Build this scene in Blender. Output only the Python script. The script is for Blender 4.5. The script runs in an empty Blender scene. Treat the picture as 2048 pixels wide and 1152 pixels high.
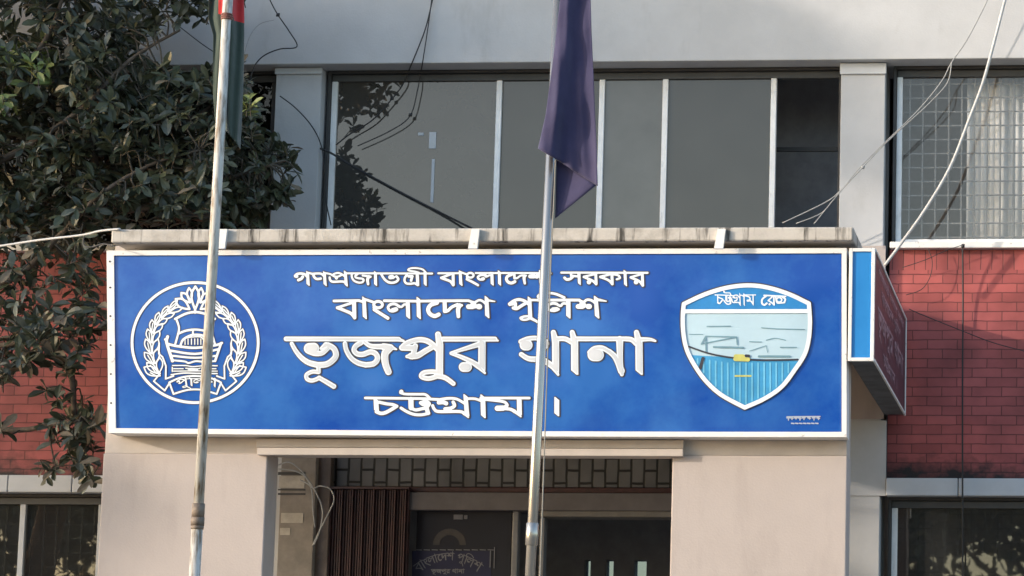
import bpy, bmesh, math, random
import numpy as np
from mathutils import Vector, Matrix
R = math.radians
rnd = random.Random(7)
C = bpy.context.scene.collection
S = bpy.context.scene

# ------------------------------------------------------------------ camera
FPX = 5000.0                      # focal length in pixels of the 2048 wide photograph
PPX, PPY = 1820.0, 857.0          # optical centre: the photograph is a crop left of it
YAW, PITCH, ROLL, EYE = R(4.2), R(7.1), 0.0115, 1.6
cd = bpy.data.cameras.new('camera'); cam = bpy.data.objects.new('camera', cd); C.objects.link(cam)
cam.location = (0, 0, EYE); cam.rotation_euler = (Matrix.Rotation(YAW, 3, 'Z') @ Matrix.Rotation(R(90) + PITCH, 3, 'X') @ Matrix.Rotation(ROLL, 3, 'Z')).to_euler()
cd.sensor_width = 36; cd.lens = 36 * FPX / 2048
cd.shift_x = (1024 - PPX) / 2048; cd.shift_y = (PPY - 576) / 2048
cd.clip_start = 0.1; cd.clip_end = 2000
S.camera = cam

# ------------------------------------------------------------------ light
SUN_AZ, SUN_EL = R(65), R(14)     # sun low, far to the left of the facade's normal
w = bpy.data.worlds.new('World'); S.world = w; w.use_nodes = True
nt = w.node_tree; bg = nt.nodes['Background']
sky = nt.nodes.new('ShaderNodeTexSky'); sky.sky_type = 'NISHITA'; sky.sun_disc = False
sky.sun_elevation = SUN_EL
to_sun = Vector((-math.sin(SUN_AZ) * math.cos(SUN_EL), -math.cos(SUN_AZ) * math.cos(SUN_EL), math.sin(SUN_EL)))
sky.sun_rotation = math.atan2(to_sun.x, to_sun.y)
sky.air_density = 1.0; sky.dust_density = 1.4; sky.ozone_density = 1.5
nt.links.new(sky.outputs[0], bg.inputs[0]); bg.inputs[1].default_value = 0.15
sd = bpy.data.lights.new('sun', 'SUN'); so = bpy.data.objects.new('sun', sd); C.objects.link(so)
sd.energy = 1.5; sd.angle = R(0.6); sd.color = (1.0, 0.88, 0.75)
so.rotation_euler = to_sun.to_track_quat('Z', 'Y').to_euler(); so.location = (-20, 0, 20)
S.view_settings.view_transform = 'Standard'; S.view_settings.look = 'None'
S.view_settings.exposure = 1.5; S.view_settings.gamma = 1

# ------------------------------------------------------------------ helpers
_f = Vector((-math.sin(YAW) * math.cos(PITCH), math.cos(YAW) * math.cos(PITCH), math.sin(PITCH)))
_r0 = Vector((math.cos(YAW), math.sin(YAW), 0)); _u0 = _r0.cross(_f)
_r = _r0 * math.cos(ROLL) + _u0 * math.sin(ROLL); _u = _u0 * math.cos(ROLL) - _r0 * math.sin(ROLL)
def P(px, py, Y):                 # point of the plane y = Y seen at a photo pixel
    d = _f * FPX + _r * (px - PPX) - _u * (py - PPY)
    return Vector((0, 0, EYE)) + d * (Y / d.y)
def X(px, py, Y): return P(px, py, Y).x
def Z(px, py, Y): return P(px, py, Y).z

def tag(o, label=None, cat=None, group=None, kind=None):
    for k, v in (('label', label), ('category', cat), ('group', group), ('kind', kind)):
        if v: o[k] = v
    return o
def empty(name, loc, label, cat, group=None):
    o = bpy.data.objects.new(name, None); C.objects.link(o); o.location = loc
    bpy.context.view_layer.update()
    return tag(o, label, cat, group)
def link(name, me, parent=None, mats=()):
    o = bpy.data.objects.new(name, me); C.objects.link(o)
    for m in (mats if isinstance(mats, (list, tuple)) else [mats]): me.materials.append(m)
    if parent is not None:
        o.parent = parent
        o.matrix_parent_inverse = wmat(parent).inverted()
    return o
def wmat(o):
    m = Matrix.Translation(o.location)
    return m if o.parent is None else wmat(o.parent) @ o.matrix_parent_inverse @ m
class MB:
    def __init__(s): s.v = []; s.f = []; s.mi = []
    def face(s, pts, mi=0):
        n = len(s.v); s.v += [tuple(p) for p in pts]; s.f.append(tuple(range(n, n + len(pts)))); s.mi.append(mi)
    def box(s, x0, x1, y0, y1, z0, z1, mi=0):
        n = len(s.v)
        s.v += [(x, y, z) for z in (z0, z1) for y in (y0, y1) for x in (x0, x1)]
        for q in ((0,2,3,1),(4,5,7,6),(0,1,5,4),(2,6,7,3),(0,4,6,2),(1,3,7,5)):
            s.f.append(tuple(n + i for i in q)); s.mi.append(mi)
    def px(s, x0, y0, x1, y1, Ya, Yb, mi=0):      # box whose front face fills a pixel rectangle on plane Ya
        xm, ym = (x0 + x1) / 2, (y0 + y1) / 2
        s.box(X(x0, ym, Ya), X(x1, ym, Ya), Ya, Yb, Z(xm, y1, Ya), Z(xm, y0, Ya), mi)
    def tube(s, pts, r, n=8, mi=0, cap=True):
        pts = [Vector(p) for p in pts]; m = len(pts)
        rs = r if isinstance(r, (list, tuple)) else [r] * m
        base = len(s.v); up = None
        for i, p in enumerate(pts):
            t = (pts[min(i + 1, m - 1)] - pts[max(i - 1, 0)]).normalized()
            if up is None: up = t.orthogonal().normalized()
            up = (up - t * up.dot(t)).normalized(); sd_ = t.cross(up)
            for k in range(n):
                a = 2 * math.pi * k / n
                s.v.append(tuple(p + (up * math.cos(a) + sd_ * math.sin(a)) * rs[i]))
        for i in range(m - 1):
            for k in range(n):
                a, b = base + i * n + k, base + i * n + (k + 1) % n
                s.f.append((a, b, b + n, a + n)); s.mi.append(mi)
        if cap:
            s.f.append(tuple(base + k for k in reversed(range(n)))); s.mi.append(mi)
            s.f.append(tuple(base + (m - 1) * n + k for k in range(n))); s.mi.append(mi)
    def build(s, name, mats, parent=None, smooth=False, bevel=0):
        me = bpy.data.meshes.new(name); me.from_pydata(s.v, [], s.f)
        me.polygons.foreach_set('material_index', s.mi)
        if smooth: me.polygons.foreach_set('use_smooth', [True] * len(s.f))
        me.update()
        o = link(name, me, parent, mats)
        if bevel:
            b = o.modifiers.new('bevel', 'BEVEL'); b.width = bevel; b.segments = 2; b.limit_method = 'ANGLE'
        return o
def spline(pts, n=8):
    pts = [tuple(map(float, p)) for p in pts]
    if len(pts) < 3: return pts
    out = []
    for i in range(len(pts) - 1):
        p0, p1, p2, p3 = pts[max(i-1,0)], pts[i], pts[i+1], pts[min(i+2,len(pts)-1)]
        for k in range(n):
            t = k / n
            out.append(tuple(0.5*((2*b)+(c-a)*t+(2*a-5*b+4*c-d)*t*t+(3*b-a-3*c+d)*t**3) for a,b,c,d in zip(p0,p1,p2,p3)))
    return out + [pts[-1]]

# ------------------------------------------------------------------ materials
def mat(name, col, rough=0.7, metal=0.0, spec=0.5, var=0.12, scale=6.0, bump=0.0, bscale=80.0, stretch=None, col2=None, lo=0.35, hi=0.65, sheen=None):
    m = bpy.data.materials.new(name); m.use_nodes = True
    n = m.node_tree.nodes; l = m.node_tree.links; b = n['Principled BSDF']
    b.inputs['Roughness'].default_value = rough; b.inputs['Metallic'].default_value = metal
    b.inputs['Specular IOR Level'].default_value = spec
    tc = n.new('ShaderNodeTexCoord'); mp = n.new('ShaderNodeMapping'); l.new(tc.outputs['Object'], mp.inputs[0])
    if stretch: mp.inputs['Scale'].default_value = stretch
    nz = n.new('ShaderNodeTexNoise'); nz.inputs['Scale'].default_value = scale; nz.inputs['Detail'].default_value = 6
    nz.inputs['Roughness'].default_value = 0.65
    l.new(mp.outputs[0], nz.inputs['Vector'])
    cr = n.new('ShaderNodeValToRGB'); l.new(nz.outputs[0], cr.inputs[0])
    c2 = col2 or tuple(c * (1 - 2 * var) for c in col)
    cr.color_ramp.elements[0].position = lo; cr.color_ramp.elements[0].color = (*c2, 1)
    cr.color_ramp.elements[1].position = hi; cr.color_ramp.elements[1].color = (*col, 1)
    l.new(cr.outputs[0], b.inputs['Base Color'])
    if bump:
        n2 = n.new('ShaderNodeTexNoise'); n2.inputs['Scale'].default_value = bscale; n2.inputs['Detail'].default_value = 5
        l.new(tc.outputs['Object'], n2.inputs['Vector'])
        bp = n.new('ShaderNodeBump'); bp.inputs['Strength'].default_value = bump; bp.inputs['Distance'].default_value = 0.01
        l.new(n2.outputs[0], bp.inputs['Height']); l.new(bp.outputs[0], b.inputs['Normal'])
    m['bsdf'] = b.name
    return m
def stain(m, col, scale, stretch, lo, hi, zfade=None):
    """mix a stain colour over a material; zfade=(z_full, z_none) keeps it to one band of heights"""
    n = m.node_tree.nodes; l = m.node_tree.links; b = n['Principled BSDF']
    src = b.inputs['Base Color'].links[0].from_socket
    tc = n.new('ShaderNodeTexCoord'); mp = n.new('ShaderNodeMapping'); mp.inputs['Scale'].default_value = stretch
    l.new(tc.outputs['Object'], mp.inputs[0])
    nz = n.new('ShaderNodeTexNoise'); nz.inputs['Scale'].default_value = scale; nz.inputs['Detail'].default_value = 5; nz.inputs['Roughness'].default_value = .6
    l.new(mp.outputs[0], nz.inputs['Vector'])
    fac = nz.outputs[0]
    if zfade:
        sx = n.new('ShaderNodeSeparateXYZ'); l.new(tc.outputs['Object'], sx.inputs[0])
        mz = n.new('ShaderNodeMapRange'); mz.inputs[1].default_value = zfade[0]; mz.inputs[2].default_value = zfade[1]
        mz.inputs[3].default_value = 0.30; mz.inputs[4].default_value = -0.45
        l.new(sx.outputs[2], mz.inputs[0])
        ad = n.new('ShaderNodeMath'); ad.operation = 'ADD'; l.new(fac, ad.inputs[0]); l.new(mz.outputs[0], ad.inputs[1]); fac = ad.outputs[0]
    mr = n.new('ShaderNodeMapRange'); mr.inputs[1].default_value = lo; mr.inputs[2].default_value = hi
    l.new(fac, mr.inputs[0])
    mx = n.new('ShaderNodeMix'); mx.data_type = 'RGBA'
    l.new(mr.outputs[0], mx.inputs[0]); l.new(src, mx.inputs[6]); mx.inputs[7].default_value = (*col, 1)
    l.new(mx.outputs[2], b.inputs['Base Color'])
    return m
def brick_mat(name, soldier=False, col=(.41,.098,.088), col2=(.30,.070,.064), mortar=(.15,.038,.036), bw=.236, bh=.0755, grime=None, msize=.012, bumps=.5):
    m = bpy.data.materials.new(name); m.use_nodes = True
    n = m.node_tree.nodes; l = m.node_tree.links; b = n['Principled BSDF']
    b.inputs['Roughness'].default_value = .6; b.inputs['Specular IOR Level'].default_value = .35
    tc = n.new('ShaderNodeTexCoord'); sx = n.new('ShaderNodeSeparateXYZ'); cb = n.new('ShaderNodeCombineXYZ')
    l.new(tc.outputs['Object'], sx.inputs[0])
    a, c = (2, 0) if soldier else (0, 2)
    l.new(sx.outputs[a], cb.inputs[0]); l.new(sx.outputs[c], cb.inputs[1])
    wob = n.new('ShaderNodeTexNoise'); wob.inputs['Scale'].default_value = 9
    l.new(tc.outputs['Object'], wob.inputs['Vector'])
    vm = n.new('ShaderNodeVectorMath'); vm.operation = 'MULTIPLY_ADD'; vm.inputs[1].default_value = (.012,.012,0)
    l.new(wob.outputs['Color'], vm.inputs[0]); l.new(cb.outputs[0], vm.inputs[2])
    bt = n.new('ShaderNodeTexBrick'); bt.inputs['Scale'].default_value = 1
    bt.inputs['Brick Width'].default_value = bw; bt.inputs['Row Height'].default_value = bh
    bt.inputs['Mortar Size'].default_value = msize * .35; bt.inputs['Mortar Smooth'].default_value = .35
    bt.inputs['Color1'].default_value = (*col, 1); bt.inputs['Color2'].default_value = (*col2, 1); bt.inputs['Mortar'].default_value = (*mortar, 1)
    l.new(vm.outputs[0], bt.inputs['Vector'])
    nz = n.new('ShaderNodeTexNoise'); nz.inputs['Scale'].default_value = 3; nz.inputs['Detail'].default_value = 6
    l.new(tc.outputs['Object'], nz.inputs['Vector'])
    mr = n.new('ShaderNodeMapRange'); mr.inputs[1].default_value = .3; mr.inputs[2].default_value = .7; mr.inputs[3].default_value = .66; mr.inputs[4].default_value = 1.18
    l.new(nz.outputs[0], mr.inputs[0])
    mx = n.new('ShaderNodeVectorMath'); mx.operation = 'SCALE'
    l.new(bt.outputs['Color'], mx.inputs[0]); l.new(mr.outputs[0], mx.inputs['Scale'])
    l.new(mx.outputs[0], b.inputs['Base Color'])
    bp = n.new('ShaderNodeBump'); bp.inputs['Strength'].default_value = bumps; bp.inputs['Distance'].default_value = .01; bp.invert = True
    l.new(bt.outputs['Fac'], bp.inputs['Height']); l.new(bp.outputs[0], b.inputs['Normal'])
    if grime: stain(m, (.022,.017,.016), 6, (1,1,1.3), .38, .78, grime)
    return m
def glass_mat(name, see=0.0, dust=(.07,.075,.075), refl=0.2, tint=(.35,.38,.38)):
    m = bpy.data.materials.new(name); m.use_nodes = True
    n = m.node_tree.nodes; l = m.node_tree.links; n.remove(n['Principled BSDF'])
    out = n['Material Output']
    tc = n.new('ShaderNodeTexCoord')
    nz = n.new('ShaderNodeTexNoise'); nz.inputs['Scale'].default_value = 3; nz.inputs['Detail'].default_value = 8
    l.new(tc.outputs['Object'], nz.inputs['Vector'])
    cr = n.new('ShaderNodeValToRGB'); cr.color_ramp.elements[0].position = .3; cr.color_ramp.elements[1].position = .75
    cr.color_ramp.elements[0].color = (*[c * .8 for c in dust], 1); cr.color_ramp.elements[1].color = (*[c * 1.15 for c in dust], 1)
    l.new(nz.outputs[0], cr.inputs[0])
    df = n.new('ShaderNodeBsdfDiffuse'); l.new(cr.outputs[0], df.inputs[0])
    tr = n.new('ShaderNodeBsdfTransparent'); tr.inputs[0].default_value = (*tint, 1)
    m1 = n.new('ShaderNodeMixShader'); m1.inputs[0].default_value = see; l.new(df.outputs[0], m1.inputs[1]); l.new(tr.outputs[0], m1.inputs[2])
    gl = n.new('ShaderNodeBsdfGlossy'); gl.inputs['Roughness'].default_value = .015; gl.inputs[0].default_value = (1,.82,.67,1)
    n3 = n.new('ShaderNodeTexNoise'); n3.inputs['Scale'].default_value = 1.6; n3.inputs['Detail'].default_value = 1
    l.new(tc.outputs['Object'], n3.inputs['Vector'])
    bp = n.new('ShaderNodeBump'); bp.inputs['Strength'].default_value = .05; bp.inputs['Distance'].default_value = .02
    l.new(n3.outputs[0], bp.inputs['Height']); l.new(bp.outputs[0], gl.inputs['Normal'])
    m2 = n.new('ShaderNodeMixShader'); m2.inputs[0].default_value = refl
    l.new(m1.outputs[0], m2.inputs[1]); l.new(gl.outputs[0], m2.inputs[2]); l.new(m2.outputs[0], out.inputs[0])
    return m

M = {}
M['grey_plaster'] = stain(mat('grey_plaster', (.50,.50,.50), .85, var=.05, scale=2.5, bump=.15, bscale=60), (.36,.35,.34), 2.5, (1.6,1,.5), .58, .9)
M['beige_plaster'] = stain(mat('beige_plaster', (.445,.385,.352), .85, var=.03, scale=2, bump=.18, bscale=70), (.36,.31,.28), 3, (2,1,.5), .5, .85)
M['cream_concrete'] = stain(stain(mat('cream_concrete', (.53,.49,.435), .85, var=.08, scale=5, bump=.3, bscale=50), (.30,.27,.23), 7, (1,1,1), .5, .75), (.055,.05,.042), 12, (1.5,1,.14), .54, .68)
M['trim'] = mat('trim_plaster', (.50,.44,.39), .85, var=.06, scale=5, bump=.15)
M['brick'] = brick_mat('red_brick', grime=(3.62,4.0))
M['soldier'] = brick_mat('soldier_brick', True, bw=60, bh=.088)
M['tile'] = brick_mat('grey_tile', True, (.11,.11,.115), (.095,.095,.10), (.008,.008,.008), bw=.20, bh=.104, msize=.03, bumps=.7)
M['alu'] = stain(mat('aluminium', (.90,.89,.87), .5, .0, var=.06, scale=8), (.45,.43,.40), 12, (1,1,.4), .62, .8)
M['white_frame'] = stain(mat('white_frame', (.80,.78,.74), .5, var=.05, scale=8), (.30,.26,.22), 20, (1,1,1), .64, .74)
M['dark_frame'] = mat('dark_frame', (.045,.042,.04), .6, var=.1)
M['shaded_top_rail'] = mat('shaded_top_rail', (.07,.07,.07), .5)  # dark grey carries the shade of the window recess under the beam
M['black_gasket'] = mat('black_gasket', (.012,.012,.013), .6)
M['glass_grey'] = glass_mat('grey_glass', 0.2, (.075,.07,.062), .09)
M['glass_dark'] = glass_mat('dark_glass', .72, (.07,.07,.068), .10, (.75,.77,.77))
M['glass_deep'] = glass_mat('deep_grey_glass', .3, (.062,.06,.054), .08)
M['glass_light'] = glass_mat('light_grey_glass', .1, (.105,.105,.098), .09)
M['glass_black'] = glass_mat('shaded_glass', .85, (.02,.02,.02), .03, (.4,.42,.42))
M['glass_clear'] = glass_mat('clear_glass', .88, (.14,.14,.135), .055, (.97,.97,.97))
M['curtain'] = mat('curtain', (.88,.88,.86), .9, var=.15, scale=3, stretch=(6,1,.4))
M['interior'] = mat('interior', (.34,.34,.36), .9)
M['lintel'] = mat('lintel_paint', (.55,.56,.57), .75, var=.05, scale=4)
M['gate'] = mat('gate_paint', (.06,.022,.022), .5, var=.25, scale=18, col2=(.03,.014,.014))
M['door_navy'] = mat('door_navy', (.012,.013,.022), .35)
M['door_blue'] = mat('door_sign_blue', (.012,.014,.05), .4)
M['print_grey'] = mat('faint_print', (.16,.16,.18), .6)
M['ground'] = mat('ground_paving', (.26,.24,.21), .9, var=.2, scale=2, bump=.3)

def sign_mat(name, col, col2, rough=.28):
    m = mat(name, col, rough, spec=.5, var=.05, scale=.9, col2=col2, lo=.40, hi=.60)
    n = m.node_tree.nodes; l = m.node_tree.links; b = n['Principled BSDF']
    tc = n.new('ShaderNodeTexCoord')
    n2 = n.new('ShaderNodeTexNoise'); n2.inputs['Scale'].default_value = 1.1; n2.inputs['Detail'].default_value = 2
    l.new(tc.outputs['Object'], n2.inputs['Vector'])
    bp = n.new('ShaderNodeBump'); bp.inputs['Strength'].default_value = .6; bp.inputs['Distance'].default_value = .06
    l.new(n2.outputs[0], bp.inputs['Height']); l.new(bp.outputs[0], b.inputs['Normal'])
    return m
M['sign_blue'] = sign_mat('sign_blue', (.026,.130,.42), (.002,.056,.32), .2)
M['side_blue'] = sign_mat('side_panel_blue', (.02,.22,.56), (.012,.19,.50), .35)
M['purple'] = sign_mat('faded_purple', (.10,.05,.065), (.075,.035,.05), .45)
M['letter'] = mat('letter_white', (.77,.82,.85), .45, var=.03, scale=12)
M['letter_core'] = mat('letter_core', (.60,.62,.64), .5, var=.04)
M['outline'] = mat('letter_outline', (.035,.035,.05), .5)
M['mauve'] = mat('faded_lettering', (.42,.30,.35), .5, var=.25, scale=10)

# ------------------------------------------------------------------ flat lettering from brush strokes
def smin_field(shapes, pad, h):
    """shapes: ('c', [(x,y,r)...]) brush path or ('p', [(x,y)...]) polygon, in photo pixels"""
    xs = [q[0] for s in shapes for q in s[1]]; ys = [q[1] for s in shapes for q in s[1]]
    rm = max([q[2] for s in shapes if s[0] == 'c' for q in s[1]] + [0]) + pad + 2 * h
    x0, y0 = min(xs) - rm, min(ys) - rm
    nx, ny = int((max(xs) + rm - x0) / h) + 2, int((max(ys) + rm - y0) / h) + 2
    F = np.full((ny, nx), 1e3)
    gx = x0 + np.arange(nx) * h; gy = y0 + np.arange(ny) * h
    def win(a0, a1, b0, b1):
        i0 = max(int((a0 - x0) / h), 0); i1 = min(int((a1 - x0) / h) + 2, nx); j0 = max(int((b0 - y0) / h), 0); j1 = min(int((b1 - y0) / h) + 2, ny)
        return slice(j0, j1), slice(i0, i1)
    for s in shapes:
        q = s[1]
        if s[0] == 'c':
            if len(q) == 1: q = [q[0], (q[0][0] + .01, q[0][1], q[0][2])]
            for a, b in zip(q[:-1], q[1:]):
                k = max(a[2], b[2]) + pad + 2 * h
                J, I = win(min(a[0], b[0]) - k, max(a[0], b[0]) + k, min(a[1], b[1]) - k, max(a[1], b[1]) + k)
                xx, yy = gx[I][None, :], gy[J][:, None]
                dx, dy = b[0] - a[0], b[1] - a[1]; L = dx * dx + dy * dy + 1e-9
                t = np.clip(((xx - a[0]) * dx + (yy - a[1]) * dy) / L, 0, 1)
                d = np.hypot(xx - a[0] - t * dx, yy - a[1] - t * dy) - (a[2] + t * (b[2] - a[2]))
                F[J, I] = np.minimum(F[J, I], d)
        else:
            k = pad + 2 * h
            J, I = win(min(p[0] for p in q) - k, max(p[0] for p in q) + k, min(p[1] for p in q) - k, max(p[1] for p in q) + k)
            xx, yy = np.meshgrid(gx[I], gy[J]); d = np.full(xx.shape, 1e3); ins = np.zeros(xx.shape, bool)
            for a, b in zip(q, q[1:] + q[:1]):
                dx, dy = b[0] - a[0], b[1] - a[1]; L = dx * dx + dy * dy + 1e-9
                t = np.clip(((xx - a[0]) * dx + (yy - a[1]) * dy) / L, 0, 1)
                d = np.minimum(d, np.hypot(xx - a[0] - t * dx, yy - a[1] - t * dy))
                if abs(dy) > 1e-9: ins ^= ((a[1] > yy) != (b[1] > yy)) & (xx < dx * (yy - a[1]) / dy + a[0])
            F[J, I] = np.minimum(F[J, I], np.where(ins, -d, d))
    return F - pad, x0, y0
def print_mesh(name, shapes, mapf, material, parent, grow=0.0, h=0.7):
    F, x0, y0 = smin_field(shapes, grow, h)
    ny, nx = F.shape; I = F < 0
    cnt = I[:-1, :-1].astype(int) + I[1:, :-1] + I[:-1, 1:] + I[1:, 1:]
    mb = MB()
    def pt(i, j): return mapf(x0 + i * h, y0 + j * h)
    for j in range(ny - 1):
        row = cnt[j]
        if not row.any(): continue
        full = np.flatnonzero(row == 4)
        if len(full):
            br = np.flatnonzero(np.diff(full) > 1)
            for a, b in zip(np.r_[0, br + 1], np.r_[br, len(full) - 1]):
                st_, en_ = int(full[a]), int(full[b]) + 1; step = max(1, int(7 / h))
                for i0 in range(st_, en_, step):
                    i1 = min(i0 + step, en_); mb.face([pt(i0, j + 1), pt(i1, j + 1), pt(i1, j), pt(i0, j)])
        for i in np.flatnonzero((row > 0) & (row < 4)):
            i = int(i); cs = [(i, j + 1), (i + 1, j + 1), (i + 1, j), (i, j)]; poly = []
            for a, b in zip(cs, cs[1:] + cs[:1]):
                fa, fb = F[a[1], a[0]], F[b[1], b[0]]
                if fa < 0: poly.append(pt(*a))
                if (fa < 0) != (fb < 0):
                    t = fa / (fa - fb); poly.append(pt(a[0] + (b[0] - a[0]) * t, a[1] + (b[1] - a[1]) * t))
            if len(poly) > 2: mb.face(poly)
    return mb.build(name, material, parent)
def zoomed(ox, oy, s, strokes, k=1.0):
    """strokes traced in an enlarged view: (width, pts[, 'l' for straight corners])"""
    out = []
    for st in strokes:
        wd, pts = st[0], st[1]
        if len(st) < 3 and len(pts) > 2: pts = spline(pts, 6)
        m = len(pts)
        if len(pts) == 2 and pts[1][1] - pts[0][1] > 2.2 * (wd[1] if isinstance(wd, tuple) else wd) and abs(pts[1][0] - pts[0][0]) < .2 * (pts[1][1] - pts[0][1]) and s > 4.5:
            (xa, ya), (xb, yb_) = pts; w0, w1 = (wd if isinstance(wd, tuple) else (wd, wd)); w0 *= k / 2; w1 *= k / 2
            q = [(xa - w0, ya - .75 * w0), (xa - .55 * w0, ya - .75 * w0), (xa + w0, ya + .5 * w0), (xb + w1, yb_ + .8 * w1), (xb + .5 * w1, yb_ + .8 * w1), (xb - w1, yb_ - .45 * w1)]
            out.append(('p', [(ox + x / s, oy + y / s) for x, y in q])); continue
        wf = (lambda t: wd) if not isinstance(wd, tuple) else (lambda t: wd[0] + (wd[1] - wd[0]) * t)
        out.append(('c', [(ox + p[0] / s, oy + p[1] / s, k * wf(i / max(m - 1, 1)) / 2 / s) for i, p in enumerate(pts)]))
    return out
def ring(cx, cy, rx, ry, n=28): return [(cx + rx * math.cos(2*math.pi*i/n), cy + ry * math.sin(2*math.pi*i/n)) for i in range(n + 1)]
def place(shapes, src, dst, kr=None):
    """move strokes from one box of the photo to another: src/dst = (x0,y0,x1,y1)"""
    sx = (dst[2]-dst[0])/(src[2]-src[0]); sy = (dst[3]-dst[1])/(src[3]-src[1]); kr = kr or (sx*sy)**.5
    return [(s[0], [(dst[0]+(q[0]-src[0])*sx, dst[1]+(q[1]-src[1])*sy) + ((q[2]*kr,) if s[0] == 'c' else ()) for q in s[1]]) for s in shapes]

LA = zoomed(580,530,12.8,[
 (62,[(130,275),(180,232),(280,218),(380,240),(440,300)]),(80,[(140,285),(175,290)]),(72,[(215,385),(290,350),(325,300)]),((70,82),[(450,180),(465,500)]),(50,[(465,200),(580,228)]),
 (55,[(570,228),(700,216),(800,225),(870,285)]),(62,[(590,232),(625,315),(690,358),(785,348)]),((70,82),[(880,185),(900,505)]),
 (48,[(900,205),(1030,232),(1110,275)]),(50,[(1080,262),(1160,215),(1250,205),(1340,245),(1410,300)]),(50,[(1120,285),(1210,300),(1310,262)]),(70,[(1170,305),(1190,340)]),
 (58,[(1015,320),(1030,385),(1100,428),(1360,425),(1435,490)]),((75,82),[(1415,170),(1440,520)]),
 (48,[(1440,213),(3640,218)]),
 (52,[(1580,240),(1590,330),(1650,410),(1760,450),(1850,440),(1885,390),(1855,352),(1760,340),(1685,318),(1675,275),(1730,235)]),(48,[(1860,270),(2040,292)]),
 (60,[(1990,300),(2060,300)]),((85,62),[(2015,300),(1985,380),(2000,490)]),
 (74,[(2187,185),(2192,505)]),
 (62,[(2340,235),(2392,330),(2482,420),(2592,455),(2712,430),(2772,362),(2725,292)]),(108,[(2570,312),(2612,305)]),(40,[(2640,340),(2690,300)]),
 (58,[(2992,250),(2940,330),(2935,415),(2985,472),(3092,480),(3192,468),(3270,515)]),(70,[(3040,290),(3130,290)]),(66,[(3125,300),(3100,400)]),(82,[(3257,235),(3270,500)]),
 (74,[(3457,200),(3462,505)]),(44,[(3475,190),(3392,112),(3242,80),(3092,85),(3025,118),(3060,148),(3192,165),(3300,195)])])
LB = zoomed(870,530,12.8,[
 (48,[(85,212),(640,210)]),(60,[(165,328),(420,225)]),(64,[(160,330),(300,380),(400,425),(465,515)]),(74,[(462,215),(468,500)]),((72,84),[(645,165),(662,500)]),(48,[(650,180),(790,232)]),
 (56,ring(905,262,82,60)),(62,[(815,365),(960,435),(1100,515)]),(50,[(815,290),(825,370)]),(46,[(1040,205),(2670,205)]),
 (58,[(1300,262),(1180,255),(1098,310),(1140,368),(1230,372)]),(80,[(1210,358),(1240,352)]),(50,[(1280,270),(1310,300),(1390,262)]),(78,[(1455,205),(1465,495)]),(78,[(1645,165),(1655,495)]),
 (74,[(1960,245),(1855,292),(1830,370),(1880,440),(1960,460),(2045,425)]),
 (62,[(2030,225),(2035,340)]),(50,[(2035,345),(2110,330),(2200,270),(2330,270)]),((85,62),[(2290,280),(2280,350),(2300,470)]),
 (105,[(2440,290),(2530,290)]),(46,[(2500,240),(2580,220),(2670,280)]),(95,[(2600,300),(2615,300)]),(80,[(2700,160),(2710,490)]),(50,[(2700,212),(2960,214)])])
LC = zoomed(1110,530,10.24,[
 (42,[(130,155),(1895,160)]),(54,[(195,262),(245,298),(320,280),(375,228)]),(48,[(325,165),(335,235)]),(44,[(360,222),(470,235)]),((66,60),[(488,160),(500,385)]),
 (42,[(590,240),(830,185)]),(50,[(590,245),(700,290),(780,330),(843,392)]),(58,[(835,160),(842,380)]),(92,[(695,350)]),
 (46,[(930,240),(1150,185)]),(50,[(930,245),(1050,290),(1120,330),(1172,392)]),(60,[(1165,160),(1172,385)]),(44,[(1190,190),(1290,210),(1330,262),(1265,292)]),
 (60,[(1432,125),(1446,410)]),(42,[(1550,250),(1780,185)]),(50,[(1550,255),(1660,300),(1740,345),(1797,422)]),(58,[(1788,160),(1796,405)]),(92,[(1660,350)])])
L2 = zoomed(660,585,10.24,[
 (54,[(80,172),(600,165)]),(52,[(590,165),(700,195)]),(52,[(150,310),(470,205)]),(64,[(150,312),(300,370),(430,430),(505,520)]),(84,[(493,180),(498,500)]),((74,86),[(695,110),(713,510)]),(52,[(700,135),(870,190)]),
 (58,ring(985,248,88,66)),(66,[(905,350),(1040,435),(1185,525)]),(48,[(895,300),(905,345)]),(54,[(1110,168),(1800,178)]),
 (56,[(1420,290),(1330,235),(1235,248),(1190,305),(1225,368),(1300,380),(1370,350)]),(90,[(1290,362),(1350,345)]),(48,[(1410,285),(1470,292),(1520,245),(1590,255)]),(84,[(1593,190),(1600,505)]),((74,86),[(1808,120),(1820,510)]),
 (54,[(1843,176),(2840,166)]),(54,[(2830,166),(2930,200)]),(82,[(2190,212),(2065,255),(2010,342),(2045,435),(2140,482),(2225,450)]),
 (82,[(2348,190),(2353,360)]),(62,[(2345,388),(2405,378),(2495,300),(2610,245)]),(50,[(2600,245),(2700,262)]),((95,74),[(2650,268),(2622,350),(2630,490)]),
 (98,[(2835,290),(2920,290)]),(105,[(2930,225),(2960,275)]),(50,[(2923,235),(3043,160),(3123,175),(3195,240)]),(110,[(3043,288),(3060,290)]),((78,90),[(3205,100),(3222,490)]),((54,24),[(3225,160),(3375,182)])])
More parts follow.
